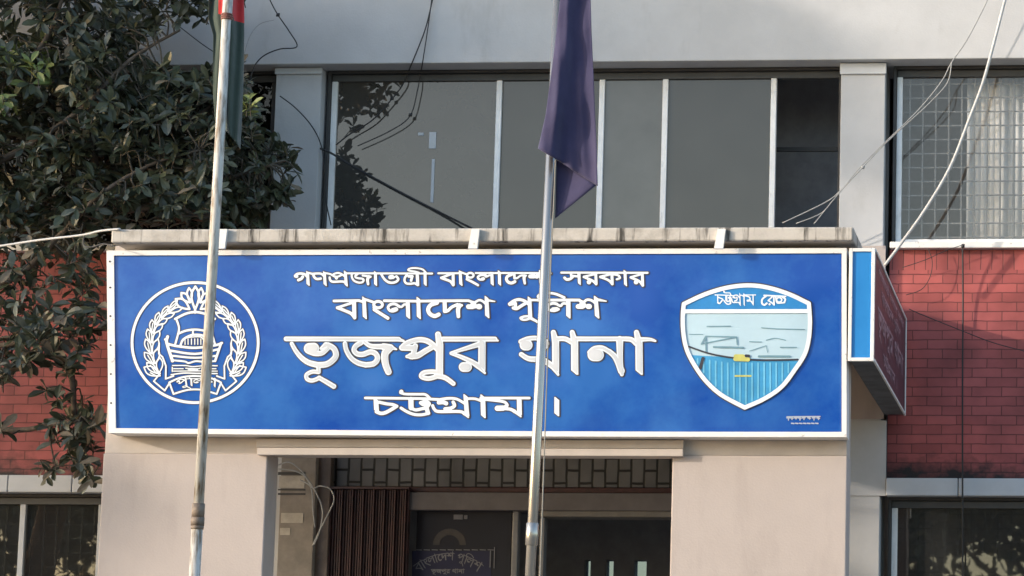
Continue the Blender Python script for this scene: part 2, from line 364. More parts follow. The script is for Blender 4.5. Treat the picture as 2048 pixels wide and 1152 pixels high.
L2P = zoomed(1010,575,9.752,[
 (58,[(85,322),(170,262),(270,235),(380,262),(470,335)]),(68,[(95,325),(180,312)]),(62,[(160,398),(230,410),(330,350),(430,290)]),(58,[(205,310),(205,385)]),((74,82),[(478,205),(492,580)]),
 (46,[(470,562),(380,565),(305,592),(340,625),(420,625),(510,590)]),((60,40),[(500,598),(600,650),(680,710)]),(46,[(480,245),(660,245)]),
 ((40,52),[(700,250),(640,170),(740,112),(870,108),(1000,130),(1155,195)]),(54,[(640,245),(1450,245)]),(80,[(725,245),(725,575)]),
 (54,[(1010,320),(930,308),(850,345),(850,425),(950,452),(1040,425)]),(84,[(940,428),(1010,425)]),(48,[(985,308),(1080,358),(1130,312),(1200,315)]),(84,[(1235,258),(1237,570)]),
 (92,[(1425,370),(1510,370)]),(98,[(1500,315),(1540,350)]),(50,[(1440,250),(1540,290)]),(50,[(1530,290),(1600,240),(1690,252),(1770,315)]),(100,[(1625,370),(1645,370)]),((78,90),[(1770,190),(1798,570)]),((54,24),[(1820,240),(1975,266)])])
L3 = zoomed(560,650,5.12,[
 (48,[(62,142),(1215,145)]),((48,24),[(1200,145),(1265,162)]),((40,62),[(120,190),(160,262),(220,335),(295,385),(390,410)]),((62,58),[(390,410),(480,400),(550,350),(573,300),(550,240),(490,205)]),
 ((30,60),[(420,240),(470,205)]),(112,[(300,240),(345,238)]),((60,50),[(300,270),(360,290),(430,285),(490,235)]),
 (44,[(392,420),(395,480)]),(42,[(395,482),(330,478),(272,510),(280,555),(335,568),(405,540)]),((44,52),[(400,540),(470,580),(550,628)]),
 ((46,56),[(665,190),(680,260),(730,340),(800,388),(880,408)]),((56,52),[(880,408),(960,395),(998,345),(980,295),(925,275),(850,300),(790,295),(758,258),(775,215),(830,180)]),
 ((40,58),[(860,170),(930,215),(1050,222)]),(70,[(1060,222),(1130,232)]),((50,20),[(1130,225),(1190,248)]),((80,66),[(1120,235),(1075,295),(1078,390),(1110,480)]),
 ((52,58),[(1245,230),(1310,180),(1430,150),(1530,175),(1625,260)]),(62,[(1250,232),(1370,235)]),(56,[(1385,215),(1365,300)]),((34,70),[(1300,322),(1350,318)]),((66,52),[(1340,318),(1410,312),(1490,265),(1580,215)]),
 ((58,74),[(1618,95),(1635,200)]),(74,[(1635,180),(1632,500)]),(48,[(1632,490),(1560,478),(1470,490),(1448,528),(1520,548),(1600,528)]),((54,46),[(1600,520),(1690,540),(1775,600)]),
 (50,[(1670,144),(2200,144)]),((50,18),[(2185,144),(2232,160)]),((30,58),[(1752,286),(2060,190)]),((34,60),[(1752,290),(1850,325),(1960,375),(2030,420)]),((60,24),[(2020,410),(2098,492)]),(74,[(2068,150),(2066,440)]),(100,[(1880,430),(1915,430)]),
 # the second word
 (112,[(2510,205),(2530,205)]),(48,[(2465,170),(2540,140),(2640,135),(2720,165),(2725,210),(2660,275)]),((48,60),[(2470,300),(2550,345),(2680,350)]),((56,60),[(2680,345),(2740,385),(2800,430)]),((60,26),[(2790,420),(2848,508)]),
 ((52,72),[(2800,75),(2820,170)]),(72,[(2822,150),(2822,460)]),(50,[(2830,142),(2920,142),(3000,185)]),((50,72),[(2992,75),(3015,170)]),(74,[(3016,150),(3018,480)]),
 (48,[(3016,142),(3560,142)]),(132,[(3215,305),(3250,305)]),((48,52),[(3170,280),(3220,240),(3300,235),(3380,280)]),((52,70),[(3370,270),(3440,340),(3495,470)]),((74,40),[(3478,150),(3482,350),(3500,505)]),
 (50,[(3540,142),(3600,150),(3645,190)]),((52,72),[(3650,75),(3672,170)]),(74,[(3675,150),(3678,480)]),((50,20),[(3690,148),(3790,148),(3845,164)])])
L4 = zoomed(720,775,8.533,[
 (44,[(90,178),(1130,190)]),(84,[(272,205),(282,400)]),(60,[(280,412),(350,440),(430,430),(540,372),(620,322)]),(52,[(325,250),(450,278),(560,292),(630,320)]),
 (72,[(705,72)]),(44,[(690,90),(780,112),(1000,115),(1120,122),(1200,195)]),(88,[(868,205),(872,345)]),(54,[(868,350),(950,382),(1060,362),(1150,350)]),(50,[(700,350),(800,412),(920,458),(1050,465),(1175,440)]),
 (60,[(1035,262),(1120,240),(1180,280),(1130,340)]),(72,[(1130,330),(1160,435)]),(70,[(1060,275),(1120,300)]),(46,[(1150,195),(1350,205)]),
 (70,[(1345,255),(1420,252),(1470,272)]),(46,[(1330,212),(1500,185),(1650,197),(1790,275)]),(58,[(1590,250),(1612,310),(1550,352),(1450,365)]),(52,[(1240,310),(1270,372),(1350,410),(1700,410),(1780,450)]),((50,24),[(1770,440),(1850,512)]),((74,84),[(1800,140),(1826,460)]),
 (44,[(1840,190),(1960,192),(2060,225)]),(84,[(2095,150),(2105,490)]),
 (44,[(2060,180),(2890,180)]),(48,[(2110,200),(2440,240),(2515,300)]),(92,[(2345,355),(2440,352)]),(62,[(2505,310),(2450,350)]),((50,60),[(2460,360),(2570,372),(2640,410)]),((60,30),[(2630,400),(2745,495)]),(84,[(2716,190),(2722,440)]),
 (84,[(3358,195),(3358,455)])])
REN = zoomed(1360,560,7.314,k=.72,strokes=[   # the second word on the shield
 (30,[(1230,225),(1545,240)]),(36,[(1260,235),(1205,280),(1200,340),(1235,365),(1270,340)]),(28,[(1290,300),(1350,245)]),(30,[(1290,300),(1340,330),(1378,365)]),(34,[(1372,235),(1376,360)]),(44,[(1310,355)]),
 (30,ring(1450,290,38,34,16)),(30,[(1400,250),(1420,330),(1480,335),(1530,330)]),(36,[(1500,250),(1540,280),(1525,325)])])

# ------------------------------------------------------------------ ground
g = MB(); g.box(-150, 150, -150, 250, -.4, 0); tag(g.build('ground', M['ground']), kind='structure')

# ------------------------------------------------------------------ planes of the place (distance from the lens, metres)
YS, YP, YPB, YSL = 16.6, 16.76, 17.0, 16.52     # sign face, porch wall front and back, canopy edge
YW = 19.5                                       # pillars of the main wall
GZ = 0.0

# ------------------------------------------------------------------ building
bld = empty('police_station', (-4, YW, 0), 'two storey police station with red brick panels, grey pillars and a beige entrance porch', 'building')
xl, xr = -16.0, 6.0
zb_beam = Z(1000, 125, YW - .10)
def zw(py, px=1024): return Z(px, py, YW)
# upper fascia beam
b = MB(); b.box(xl, xr, YW - .10, YW + .5, zb_beam, zb_beam + 2.6); b.build('fascia_beam', M['grey_plaster'], bld, bevel=.008)
b = MB(); b.box(xl, xr, YW - .10, 24, zb_beam + 2.6, zb_beam + 2.75); b.build('roof', M['grey_plaster'], bld)
# pillars of the main wall
def pillar(x0, x1, zt, cap=True):
    a, c = X(x0, 300, YW), X(x1, 300, YW)
    m = MB(); m.box(a, c, YW, YW + .45, GZ, zt - .004); m.build('pillar', M['grey_plaster'], bld, bevel=.006)
    if cap:  # pale strip built in for the light at the pillar's top
        zc = zw(149, (x0 + x1) / 2)
        m = MB(); m.box(a - .008, c + .008, YW - .02, YW - .002, zc, zt - .006); m.build('pillar_lit_strip', M['lintel'], bld, bevel=.004)
pillar(546, 637, zb_beam); pillar(1680, 1769, zb_beam)
pillar(-560, -470, zb_beam, False); pillar(2790, 2880, zb_beam, False)
# joint lines and beige infill on the right pillar
a, c = X(1680, 800, YW), X(1769, 800, YW)
m = MB(); m.box(a, c - .004, YW - .012, YW - .002, Z(1735, 838, YW), Z(1735, 492, YW)); m.build('beige_panel', M['beige_plaster'], bld, bevel=.003)
m = MB(); m.box(a, c + .02, YW - .01, YW - .002, Z(1735, 992, YW), Z(1735, 841, YW)); m.build('grey_panel', M['grey_plaster'], bld, bevel=.003)

# brick bays between pillars, upper and lower windows
def bay(px0, px1, left):
    a, c = X(px0, 700, YW) , X(px1, 700, YW)
    zt, zl0, zl1 = (zw(497, 1900), zw(957, 1900), zw(992, 1900)) if not left else (zw(503, 100), zw(951, 100), zw(985, 100))
    zs = zt - .163
    m = MB(); m.box(a, c, YW + .05, YW + .4, zl0, zs); m.build('brick_panel', M['brick'], bld)
    m = MB(); m.box(a, c, YW + .053, YW + .4, zs, zt); m.build('brick_panel', M['soldier'], bld)
    n = max(1, int(round((c - a) / .56)))           # lintel in short lengths with open joints
    m = MB()
    for i in range(n):
        m.box(a + (c - a) * i / n + (.003 if i else 0), a + (c - a) * (i + 1) / n - .003, YW - .03, YW + .4, zl1, zl0)
    m.build('window_lintel', M['lintel'], bld, bevel=.006)
    m = MB(); m.box(a, c, YW + .05, YW + .3, GZ, zl1 - 1.75); m.build('brick_panel', M['brick'], bld)
    return a, c, zt, zl1
def wframe(par, name, mat_, x0, x1, z0, z1, t, Ya, Yb):
    m = MB(); m.box(x0, x0 + t, Ya, Yb, z0, z1); m.box(x1 - t, x1, Ya, Yb, z0, z1)
    m.box(x0 + t, x1 - t, Ya, Yb, z1 - t, z1); m.box(x0 + t, x1 - t, Ya, Yb, z0, z0 + .05)
    return m.build(name, mat_, par, bevel=.003)
def window(label, x0, x1, z0, z1, mull, glass, grille=True, curtain=None, Yf=YW + .16, frame='alu', t=.045, opens=()):
    wdw = bpy.data.objects.new('window', None); C.objects.link(wdw); wdw.parent = bld
    wdw.location = ((x0 + x1) / 2, Yf, z0); wdw.matrix_parent_inverse = wmat(bld).inverted(); wdw['label'] = label
    wframe(wdw, 'surround', M['dark_frame'], x0, x1, z0, z1, .024, Yf - .06, Yf + .05)
    X0, X1, Z0, Z1 = x0 + .026, x1 - .026, z0 + .052, z1 - .026
    for qb in ((Yf - .02, Z1 - .055, Z1), (Yf - .03, Z0, Z0 + t)):
        m = MB(); m.box(X0, X1, qb[0], Yf + .04, qb[1], qb[2]); m.build('frame_rail', M[frame] if qb[1] == Z0 else M['shaded_top_rail'], wdw, bevel=.003)
    edges = [X0 + t / 2] + list(mull) + [X1 - t / 2]
    for i, e in enumerate(edges):
        if i == len(edges) - 1 and len(edges) - 2 in opens: continue
        m = MB(); m.box(e - t / 2, e + t / 2, Yf - .025, Yf + .03, Z0 + t + .001, Z1 - .056); m.build('mullion', M[frame], wdw, bevel=.003)
    for i in range(len(edges) - 1):
        if i in opens: continue
        m = MB(); m.box(edges[i] + t / 2, edges[i+1] - t / 2, Yf + .004, Yf + .009, Z0 + t, Z1 - .055); m.build('glass_pane', M[glass if isinstance(glass, str) else glass[i % len(glass)]], wdw)
    if grille:
        m = MB(); k = 0; x = X0 + .1
        while x < X1: m.box(x - .006, x + .006, Yf + .06, Yf + .07, Z0, Z1); x += .105
        z = Z0 + .08
        while z < Z1: m.box(X0, X1, Yf + .0705, Yf + .078, z - .006, z + .006); z += .115
        m.build('window_grille', M['grille'], wdw)
    if curtain:
        for cx0, cx1 in curtain:
            n = 60; m = MB()
            pts = [(cx0 + (cx1 - cx0) * i / n, Yf + .15 + .035 * math.sin(i * .9) + .015 * math.sin(i * 2.3)) for i in range(n + 1)]
            for p, q in zip(pts[:-1], pts[1:]): m.face([(p[0], p[1], Z0), (q[0], q[1], Z0), (q[0], q[1], Z1), (p[0], p[1], Z1)])
            o = m.build('curtain', M['curtain'], wdw, smooth=True)
            s_ = o.modifiers.new('solid', 'SOLIDIFY'); s_.thickness = .003
    return wdw
M['grille'] = mat('grille_paint', (.26,.26,.25), .6)

# right bay
a, c, zt, zl = bay(1776, 2790, False)
zs = zw(484, 1900)
m = MB(); m.box(a + .005, c, YW - .02, YW + .35, zt + .002, zs); m.build('window_sill', M['white_frame'], bld, bevel=.005)
window('wide window with net curtains behind its glass', a + .01, c, zs + .002 - .05, zb_beam - .002, [X(1797 + 640, 300, YW)], 'glass_clear', True, [(X(1930, 300, YW), c)])
window('lower right window reflecting branches', a + .01, c, zl - 1.75, zl - .002, [X(2480, 1050, YW)], 'glass_dark', True)
# middle window over the porch
x0, x1 = X(640, 300, YW) + .01, X(1680, 300, YW) - .002
zs = zw(484, 1100)
m = MB(); m.box(x0, x1, YW + .05, YW + .4, zs - .8, zs - .051); m.build('brick_panel', M['brick'], bld)
Yf = YW + .16
ms = [X(p, 300, Yf) for p in (996, 1202, 1329, 1546)]
mw = window('long grey window above the porch with one open bay', x0, x1, zs - .05, zb_beam - .002, ms, ('glass_grey','glass_deep','glass_light','glass_deep'), False, None, opens=(4,))
for q_ in ((862, 318, 868, 405), (858, 264, 872, 297), (836, 265, 847, 271)):
    m = MB(); m.px(*q_, Yf - .004, Yf + .003); m.build('tape_strip', M['lintel'], mw, bevel=.002)
m = MB(); m.px(1552, 294, 1675, 302, YW + .6, YW + .63); m.build('window_grille', M['dark_frame'], mw)
# left bay behind the tree
a, c, zt, zl = bay(-470, 545, True)
zs = zw(489, 100)
m = MB(); m.box(a, c - .005, YW - .02, YW + .35, zt + .002, zs); m.build('window_sill', M['white_frame'], bld, bevel=.005)
window('window behind the tree', a, X(545, 300, YW) - .002, zs - .048, zb_beam - .002, [X(100, 300, YW)], 'glass_black', True, frame='dark_frame')
window('lower left window with a pale frame', a, X(199, 1050, YW), zl - 1.75, zl - .002, [X(28, 1080, YW)], 'glass_dark', True, frame='lintel')
for x0_, x1_ in ((xl, X(-560, 300, YW)), (X(2880, 300, YW), xr)):
    m = MB(); m.box(x0_, x1_, YW + .05, YW + .4, GZ, zb_beam); m.build('brick_panel', M['brick'], bld)
m = MB(); m.box(X(1480, 300, YW), X(1720, 300, YW), YW + 1.1, YW + 1.2, zw(700) + .252, zb_beam + 2.5); m.build('partition_wall', M['interior'], bld)  # wall added so the open bay looks less black
# inner shell: floor between the storeys, back wall with slits of daylight, ends
zf = zw(700)
m = MB(); m.box(xl, xr, YW + .42, 24, zf, zf + .25); m.build('floor_slab', M['interior'], bld)
m = MB(); m.box(xl - .2, xl, YW - .1, 24, 0, zb_beam + 2.6); m.build('end_wall', M['grey_plaster'], bld)
m = MB(); m.box(xr, xr + .2, YW - .1, 24, 0, zb_beam + 2.6); m.build('end_wall', M['grey_plaster'], bld)
YB = 24.0
slits = [(1169, 1181, 1119), (1211, 1227, 1121), (1268, 1293, 1121)]
m = MB(); xs = [xl]
zhi = Z(1230, 1120, YB); zlo = zhi - 1.1
for s0, s1, _ in slits: xs += [X(s0, 1135, YB), X(s1, 1135, YB)]
xs.append(xr)
for i in range(0, len(xs), 2): m.box(xs[i], xs[i+1], YB, YB + .2, zlo, zhi)
m.box(xl, xr, YB, YB + .2, 0, zlo); m.box(xl, xr, YB, YB + .2, zhi, zb_beam + 2.6)
m.build('back_wall', M['interior'], bld)
for s0, s1, _ in slits:
    m = MB(); m.box(X(s0, 1135, YB) + .001, X(s1, 1135, YB) - .001, YB + .08, YB + .086, zlo, zhi); m.build('far_pane', M['glass_dark'], bld)

# ------------------------------------------------------------------ porch
def part(name, rects, Ya, Yb, m_, bevel=.006):
    q = MB()
    for r in rects: q.px(*r, Ya, Yb)
    return q.build(name, m_, bld, bevel=bevel)
zt_p = Z(960, 489, YP)
pxl, pxr = X(207, 900, YP), X(1695, 900, YP)
ol, orr = X(531, 1000, YP), X(1343, 1000, YP)
zo = Z(940, 909, YP)
for a, c in ((pxl, ol), (orr, pxr)):
    m = MB(); m.box(a, c, YP, YPB, GZ, zo); m.build('porch_pillar', M['beige_plaster'], bld, bevel=.008)
m = MB(); m.box(pxl + .004, pxr - .004, YP + .012, YPB - .004, zo, zt_p); m.build('porch_beam', M['trim'], bld, bevel=.006)
m = MB(); m.px(512, 879, 1367, 896, YP - .035, YP + .012); m.px(514, 896.5, 1366, 911, YP - .06, YP + .012)
m.build('door_lintel', M['trim'], bld, bevel=.004)
# canopy slab, its lower band and brackets
cs = MB(); z1 = Z(960, 456, YSL); z0 = Z(960, 483, YSL); xa, xb = X(222, 470, YSL), X(1707, 470, YSL)
cs.box(xa, xb, YSL, YW - .002, z0, z1)
co = cs.build('canopy_slab', M['cream_concrete'], bld, bevel=.012)
m = MB(); m.box(xa + .02, xb - .03, YSL + .05, YSL + .2, zt_p + .002, z0 - .002); m.build('canopy_band', M['trim'], bld, bevel=.005)
for px in (440, 945, 1437):
    m = MB()
    q = [P(px - 9, 497, YSL - .03), P(px + 9, 497, YSL - .03), P(px + 14, 458, YSL - .03), P(px - 2, 458, YSL - .03)]
    n = len(m.v); m.v += [tuple(p) for p in q] + [(p.x, p.y + .028, p.z) for p in q]
    m.f += [(n,n+1,n+2,n+3),(n+7,n+6,n+5,n+4)] + [(n+i, n+4+i, n+4+(i+1)%4, n+(i+1)%4) for i in range(4)]; m.mi += [0]*6
    m.build('sign_bracket', M['white_frame'], bld)
# wall at the back of the porch
YD = YW + .02
part('entry_pilaster', [(540, 912, 611, 2000)], YW - .12, YW + .3, mat('pilaster_paint', (.27,.235,.20), .8, var=.15, scale=6))
part('entry_pilaster', [(612, 912, 641, 2000)], YW - .06, YW + .3, mat('brown_tile', (.16,.12,.10), .6, var=.2, scale=7))
for r in ((556, 944, 610.5, 950), (556, 978, 610.5, 981), (556, 986, 610.5, 990)): part('tile_joint', [r], YW - .124, YW - .121, M['dark_frame'], 0)
M['tile_patch'] = mat('tile_patch', (.50,.45,.38), .7, var=.15, scale=9)
for r in ((558, 952, 609, 976), (562, 1026, 606, 1046), (560, 1056, 580, 1070)): part('tile_patch', [r], YW - .1235, YW - .1205, M['tile_patch'], 0)
part('tile_band', [(641, 905, 1420, 974)], YD, YD + .3, M['tile'])
part('red_strip', [(641, 974.5, 1420, 985)], YD + .01, YD + .3, M['gate'])
part('entry_beam', [(818, 985.5, 1420, 1021)], YD - .02, YD + .3, mat('entry_beam_paint', (.12,.11,.115), .8))
part('beam_lit_edge', [(1079, 1021.5, 1420, 1034)], YD - .0, YD + .25, mat('beam_lit_edge_paint', (.16,.15,.14), .7))  # paler strip paints the lit lower edge of the entry beam
for r in ((1015, 1022, 1027, 1700), (1070, 1034.5, 1080, 1700)):
    part('door_post', [r], YD + .05, YD + .15, mat('door_post_paint', (.20,.20,.21), .5))
# left door leaf with its print
dr = part('door', [(822, 1022, 1014.5, 1700)], YD + .08, YD + .12, M['door_navy'])
YDS = YD + .08
def dmap(off): return lambda x, y: P(x, y, YDS - off)
q = MB(); q.face([P(824,1102,YDS-.003), P(824,1170,YDS-.003), P(982,1170,YDS-.003), P(982,1102,YDS-.003)]); q.build('door_panel', M['door_blue'], dr)
dash = [('c', [(x, 1099.5, .9), (x + 11, 1100, .9)]) for x in range(832, 980, 16)] + [('c', [(981, 1102, 1.1), (980, 1134, 1.1)]), ('c', [(989, 1095, .9), (988, 1136, .9)])]
def arc(shapes, x0, x1, yb, X0, X1, Yt, sag):
    out = []
    for s_ in shapes:
        L = []
        for x, y, *r in s_[1]:
            t = (x - x0) / (x1 - x0); xx = X0 + (X1 - X0) * t; k = (X1 - X0) / (x1 - x0)
            cy = Yt + sag * (2 * t - 1) ** 2; sl = 4 * sag * (2 * t - 1) / (X1 - X0); dn = (y - yb) * .42
            L.append((xx - sl * dn, cy + dn) + tuple(q * .32 for q in r))
        out.append((s_[0], L))
    return out
dtext = dash + arc(L2 + L2P, 668, 1214, 601, 826, 968, 1106, 26) + place(L3, (570, 660, 1310, 750), (862, 1137, 930, 1147), .14)
print_mesh('door_lettering', dtext, dmap(.006), M['print_grey'], dr, h=.5)
q = MB()
for k in range(24):                                # arched crest over the door lettering
    a0, a1 = math.pi * k / 24, math.pi * (k + 1) / 24
    f = lambda r, a: P(899 + r * math.cos(a), 1090 - r * 1.0 * math.sin(a), YDS - .004)
    q.face([f(20, a0), f(33, a0), f(33, a1), f(20, a1)])
q.build('door_crest', mat('faint_crest', (.045,.04,.04), .6), dr)
q = MB(); q.px(907, 1029, 926, 1039, YDS - .008, YDS - .001); q.px(928, 1030, 935, 1038, YDS - .008, YDS - .001); q.build('door_sticker', M['print_grey'], dr, bevel=.003)
# folding gate drawn to the left
gt = MB(); x0, x1 = X(640, 1060, YD), X(820, 1060, YD); zt_g = Z(730, 975, YD); n = 17
for i in range(n):
    x = x0 + (x1 - x0) * (i + .5) / n
    gt.box(x - .014, x - .004, YD - .06 + .02 * (i % 2), YD - .02 + .02 * (i % 2), GZ + .05, zt_g - .02); gt.box(x + .004, x + .016, YD - .04, YD - .028, GZ + .05, zt_g - .02)
gt.box(x0, x1, YD - .015, YD - .005, GZ + .05, zt_g - .02)
gt.box(x0, x1, YD - .075, YD - .004, zt_g - .018, zt_g)
gt.build('folding_gate', M['gate'], bld)
m = MB(); m.box(X(1014, 1100, YD), X(1420, 1100, YD), YD + .155, 23.9, 1.15, 1.2); m.build('hall_floor', M['interior'], bld)
m = MB(); m.box(pxl, pxr, YP - .6, YW, GZ, .55); m.box(pxl, pxr, YP - 1.0, YP - .602, GZ, .36); m.box(pxl, pxr, YP - 1.4, YP - 1.002, GZ, .18); m.build('entry_steps', M['trim'], bld)

# ------------------------------------------------------------------ main signboard
sg = empty('signboard', P(955, 880, YS), 'long blue police station signboard with white Bengali lettering above the porch', 'signboard')
from mathutils.geometry import interpolate_bezier
def sq(u_, v_):                    # photo pixel of a point of the (slightly out of square) board
    tp = (213 + 1480 * u_, 501 - 5 * u_); bt_ = (217 + 1476 * u_, 866 + 8 * u_ + 2 * math.sin(math.pi * u_))
    return tp[0] + (bt_[0] - tp[0]) * v_, tp[1] + (bt_[1] - tp[1]) * v_
def bulge(px, py):                 # the sheet is not quite flat: it bellies out and ripples a little
    u_ = min(1, max(0, (px - 213) / 1480)); v_ = min(1, max(0, (py - 500) / 370))
    e = math.sin(math.pi * u_) ** .4 * math.sin(math.pi * v_) ** .7
    return e * (.016 + .0028 * math.sin(px / 47.0 + .6 * math.sin(py / 90)) + .0022 * math.sin(px / 21.0 + 2) + .003 * math.sin(px / 130 + py / 70))
m = MB()
def fr(quad, mb_):
    a_ = [P(*q_, YS - .014) for q_ in quad]; n = len(mb_.v)
    mb_.v += [tuple(p) for p in a_] + [(p.x, YP - .002, p.z) for p in a_]
    mb_.f += [(n,n+1,n+2,n+3),(n+7,n+6,n+5,n+4)] + [(n+i, n+4+i, n+4+(i+1)%4, n+(i+1)%4) for i in range(4)]; mb_.mi += [0]*6
tu, tv, NS = .0065, .027, 10
q_ = lambda u_, v_: sq(u_, v_)
fr([q_(0,1), q_(tu*1.5,1), q_(tu*1.5,0), q_(0,0)], m); fr([q_(1-tu,1), q_(1,1), q_(1,0), q_(1-tu,0)], m)
for i in range(NS):
    ua, ub = tu*1.5 + (1 - tu*2.5) * i / NS, tu*1.5 + (1 - tu*2.5) * (i + 1) / NS
    fr([q_(ua,tv), q_(ub,tv), q_(ub,0), q_(ua,0)], m); fr([q_(ua,1), q_(ub,1), q_(ub,1-tv), q_(ua,1-tv)], m)
for y_ in (523, 575, 632, 690, 748, 806):
    c_ = P(219.5 + (y_ - 500) * .008, y_, YS - .0142); rv = MB(); rv.tube([c_ + Vector((0, .001, 0)), c_ + Vector((0, -.004, 0))], [.0075, .005], 8); rv.build('rivet', M['dark_frame'], sg)
bm = bmesh.new(); fo = m.build('sign_frame', M['white_frame'], sg); bm.from_mesh(fo.data); bmesh.ops.remove_doubles(bm, verts=bm.verts, dist=1e-5); bm.to_mesh(fo.data); bm.free()
m = MB(); NU, NV = 170, 44
for j in range(NV + 1):
    for i in range(NU + 1):
        x_, y_ = sq(.004 + .992 * i / NU, .012 + .976 * j / NV); m.v.append(tuple(P(x_, y_, YS - bulge(x_, y_))))
for j in range(NV):
    for i in range(NU): k = j * (NU + 1) + i; m.f.append((k, k + NU + 1, k + NU + 2, k + 1)); m.mi.append(0)
pn = m.build('sign_panel', M['sign_blue'], sg, smooth=True)
s_ = pn.modifiers.new('solid', 'SOLIDIFY'); s_.thickness = .004; s_.offset = -1
def smap(off): return lambda x, y: P(x, y, YS - off - bulge(x, y))
for shapes in (LA + LB + LC, L2 + L2P, L3, L4):
    lt = print_mesh('lettering', shapes, smap(.004), M['letter'], sg, h=.6)
    print_mesh('letter_outline', [(s_[0], [(x + .8, y + .4, *r) for x, y, *r in s_[1]]) for s_ in shapes], smap(.002), M['outline'], lt, grow=2.1, h=.8)
    if shapes is L3: print_mesh('letter_core', shapes, smap(.0055), M['letter_core'], lt, grow=-2.6, h=.8)
# crest of wreath, boat and ribbon in a ring
def petal(tip, base, wd, lw):
    tx, ty = tip; bx_, by_ = base; dx, dy = bx_ - tx, by_ - ty; L = math.hypot(dx, dy); nx_, ny_ = -dy / L, dx / L
    a = [(tx + dx * k + nx_ * wd * math.sin(math.pi * k ** .8) / 2, ty + dy * k + ny_ * wd * math.sin(math.pi * k ** .8) / 2) for k in (0,.25,.5,.75,1)]
    b_ = [(tx + dx * k - nx_ * wd * math.sin(math.pi * k ** .8) / 2, ty + dy * k - ny_ * wd * math.sin(math.pi * k ** .8) / 2) for k in (0,.25,.5,.75,1)]
    return [(lw, a), (lw, b_)]
CX = 618
half = []
for tip, base, wd in (((568,148),(578,262),40),((505,188),(575,268),48),((458,238),(572,322),66)): half += petal(tip, base, wd, 20)
wl = [(470,295),(400,345),(340,395),(298,450),(272,520),(262,600),(262,690),(285,770),(315,850)]
ws = spline(wl, 4)
for i in range(0, len(ws) - 4, 4):
    p, q_ = ws[i], ws[i + 4]; dx, dy = q_[0] - p[0], q_[1] - p[1]; L = math.hypot(dx, dy); nx_, ny_ = -dy / L, dx / L; k = .65 + .05 * i / 4
    for sg_ in (1, -1):
        tip = (p[0] + sg_ * nx_ * 58 * k - dx * .35, p[1] + sg_ * ny_ * 58 * k - dy * .35); half += petal(tip, (q_[0] + sg_ * nx_ * 6, q_[1] + sg_ * ny_ * 6), 52 * k, 13)
    half += [(11, [(p[0] + nx_ * 38 * k, p[1] + ny_ * 38 * k), (q_[0] + nx_ * 18 - dx * .2, q_[1] + ny_ * 18 - dy * .2)])]
half += petal((198,800),(330,870),70,14) + [(12,[(250,845),(300,872)])]
half += [(16,[(322,600),(320,690),(350,715),(378,790),(376,895),(440,872)],'l'),(16,[(330,850),(278,915),(368,992),(410,925)],'l'),
 (18,[(405,925),(440,1020)]),(20,[(462,400),(485,470),(478,525),(455,608)])]
mir = [((s_[0], [(2*CX - x, y) for x, y in s_[1]]) + tuple(s_[2:])) for s_ in half]
full = petal((620,135),(618,325),62,22) + [(24,[(618,325),(618,350)]),(24,[(455,402),(540,360),(618,346),(696,360),(781,402)]),
 (22,[(478,525),(540,500),(618,490),(696,500),(758,525)]),(22,[(498,618),(520,572),(570,542),(618,532),(690,545),(738,618)]),(18,[(600,500),(600,530)]),
 (12,[(525,570),(560,555),(660,550),(690,580)]),(30,[(392,548),(385,600),(432,748)]),(20,[(370,570),(400,618)]),(24,[(400,610),(470,626),(618,640),(780,620),(838,600)]),
 (24,[(832,602),(782,748)],'l'),(22,[(410,662),(618,690),(808,652)]),(20,[(425,705),(618,722),(795,705)]),(18,[(432,742),(530,752),(565,765),(625,750),(700,756),(785,748)]),
 (11,[(432,786),(540,786),(600,795),(700,786),(800,788)]),(11,[(430,800),(430,835)]),(10,[(440,812),(520,812)]),(10,[(540,808),(640,812),(660,806)]),(10,[(440,832),(660,830),(800,832)]),(10,[(560,820),(640,822)]),(10,[(680,812),(790,812)]),
 (13,[(420,862),(520,848),(640,850),(800,852)]),(18,[(405,925),(500,885),(618,872),(736,885),(831,925)]),(18,[(440,1020),(540,990),(618,982),(696,990),(796,1020)])]
full += [(10,[(x,566),(x,612)]) for x in (535,560,588,615,640,665)]
em = zoomed(240, 540, 4.113, half + mir + full, k=.82)
em += [('c', [(x, y, 2.7) for x, y in ring(240 + 618/4.113, 540 + 597/4.113, 519/4.113, 494/4.113, 90)])]
em += arc(L2P, 1016, 1214, 601, 352, 440, 757, 4)
eo = print_mesh('emblem', em, smap(.004), M['letter'], sg, h=.45)
print_mesh('emblem_outline', em, smap(.002), M['outline'], eo, grow=1.3, h=.7)
# shield of the district
ZS = (1340, 550, 3.716)
def zp(pts): return [(ZS[0] + x / ZS[2], ZS[1] + y / ZS[2]) for x, y in pts]
so_ = spline([(103,215),(260,143),(420,95),(575,77),(720,92),(880,140),(1032,212)], 5)[:-1] + spline([(1032,212),(1040,350),(1030,480),(1000,590),(930,700),(830,830),(700,920),(555,985)], 5)[:-1] + spline([(555,985),(380,890),(260,780),(170,650),(120,540),(98,420),(95,300),(103,215)], 5)[:-1]
out = zp(so_)
sh = print_mesh('shield_badge', [('p', out)], smap(.004), mat('shield_grey', (.44,.60,.68), .5, var=.03), sg)
print_mesh('shield_outline', [('p', out)], smap(.002), M['outline'], sh, grow=6.5)
def clip_poly(poly, keep):                         # cut a polygon by a half plane, keep(x,y) >= 0
    o_ = []
    for a, b in zip(poly, poly[1:] + poly[:1]):
        fa, fb = keep(*a), keep(*b)
        if fa >= 0: o_.append(a)
        if (fa >= 0) != (fb >= 0):
            k = fa / (fa - fb); o_.append((a[0] + (b[0] - a[0]) * k, a[1] + (b[1] - a[1]) * k))
    return o_
top = clip_poly(out, lambda x, y: ZS[1] + 256 / ZS[2] - y)
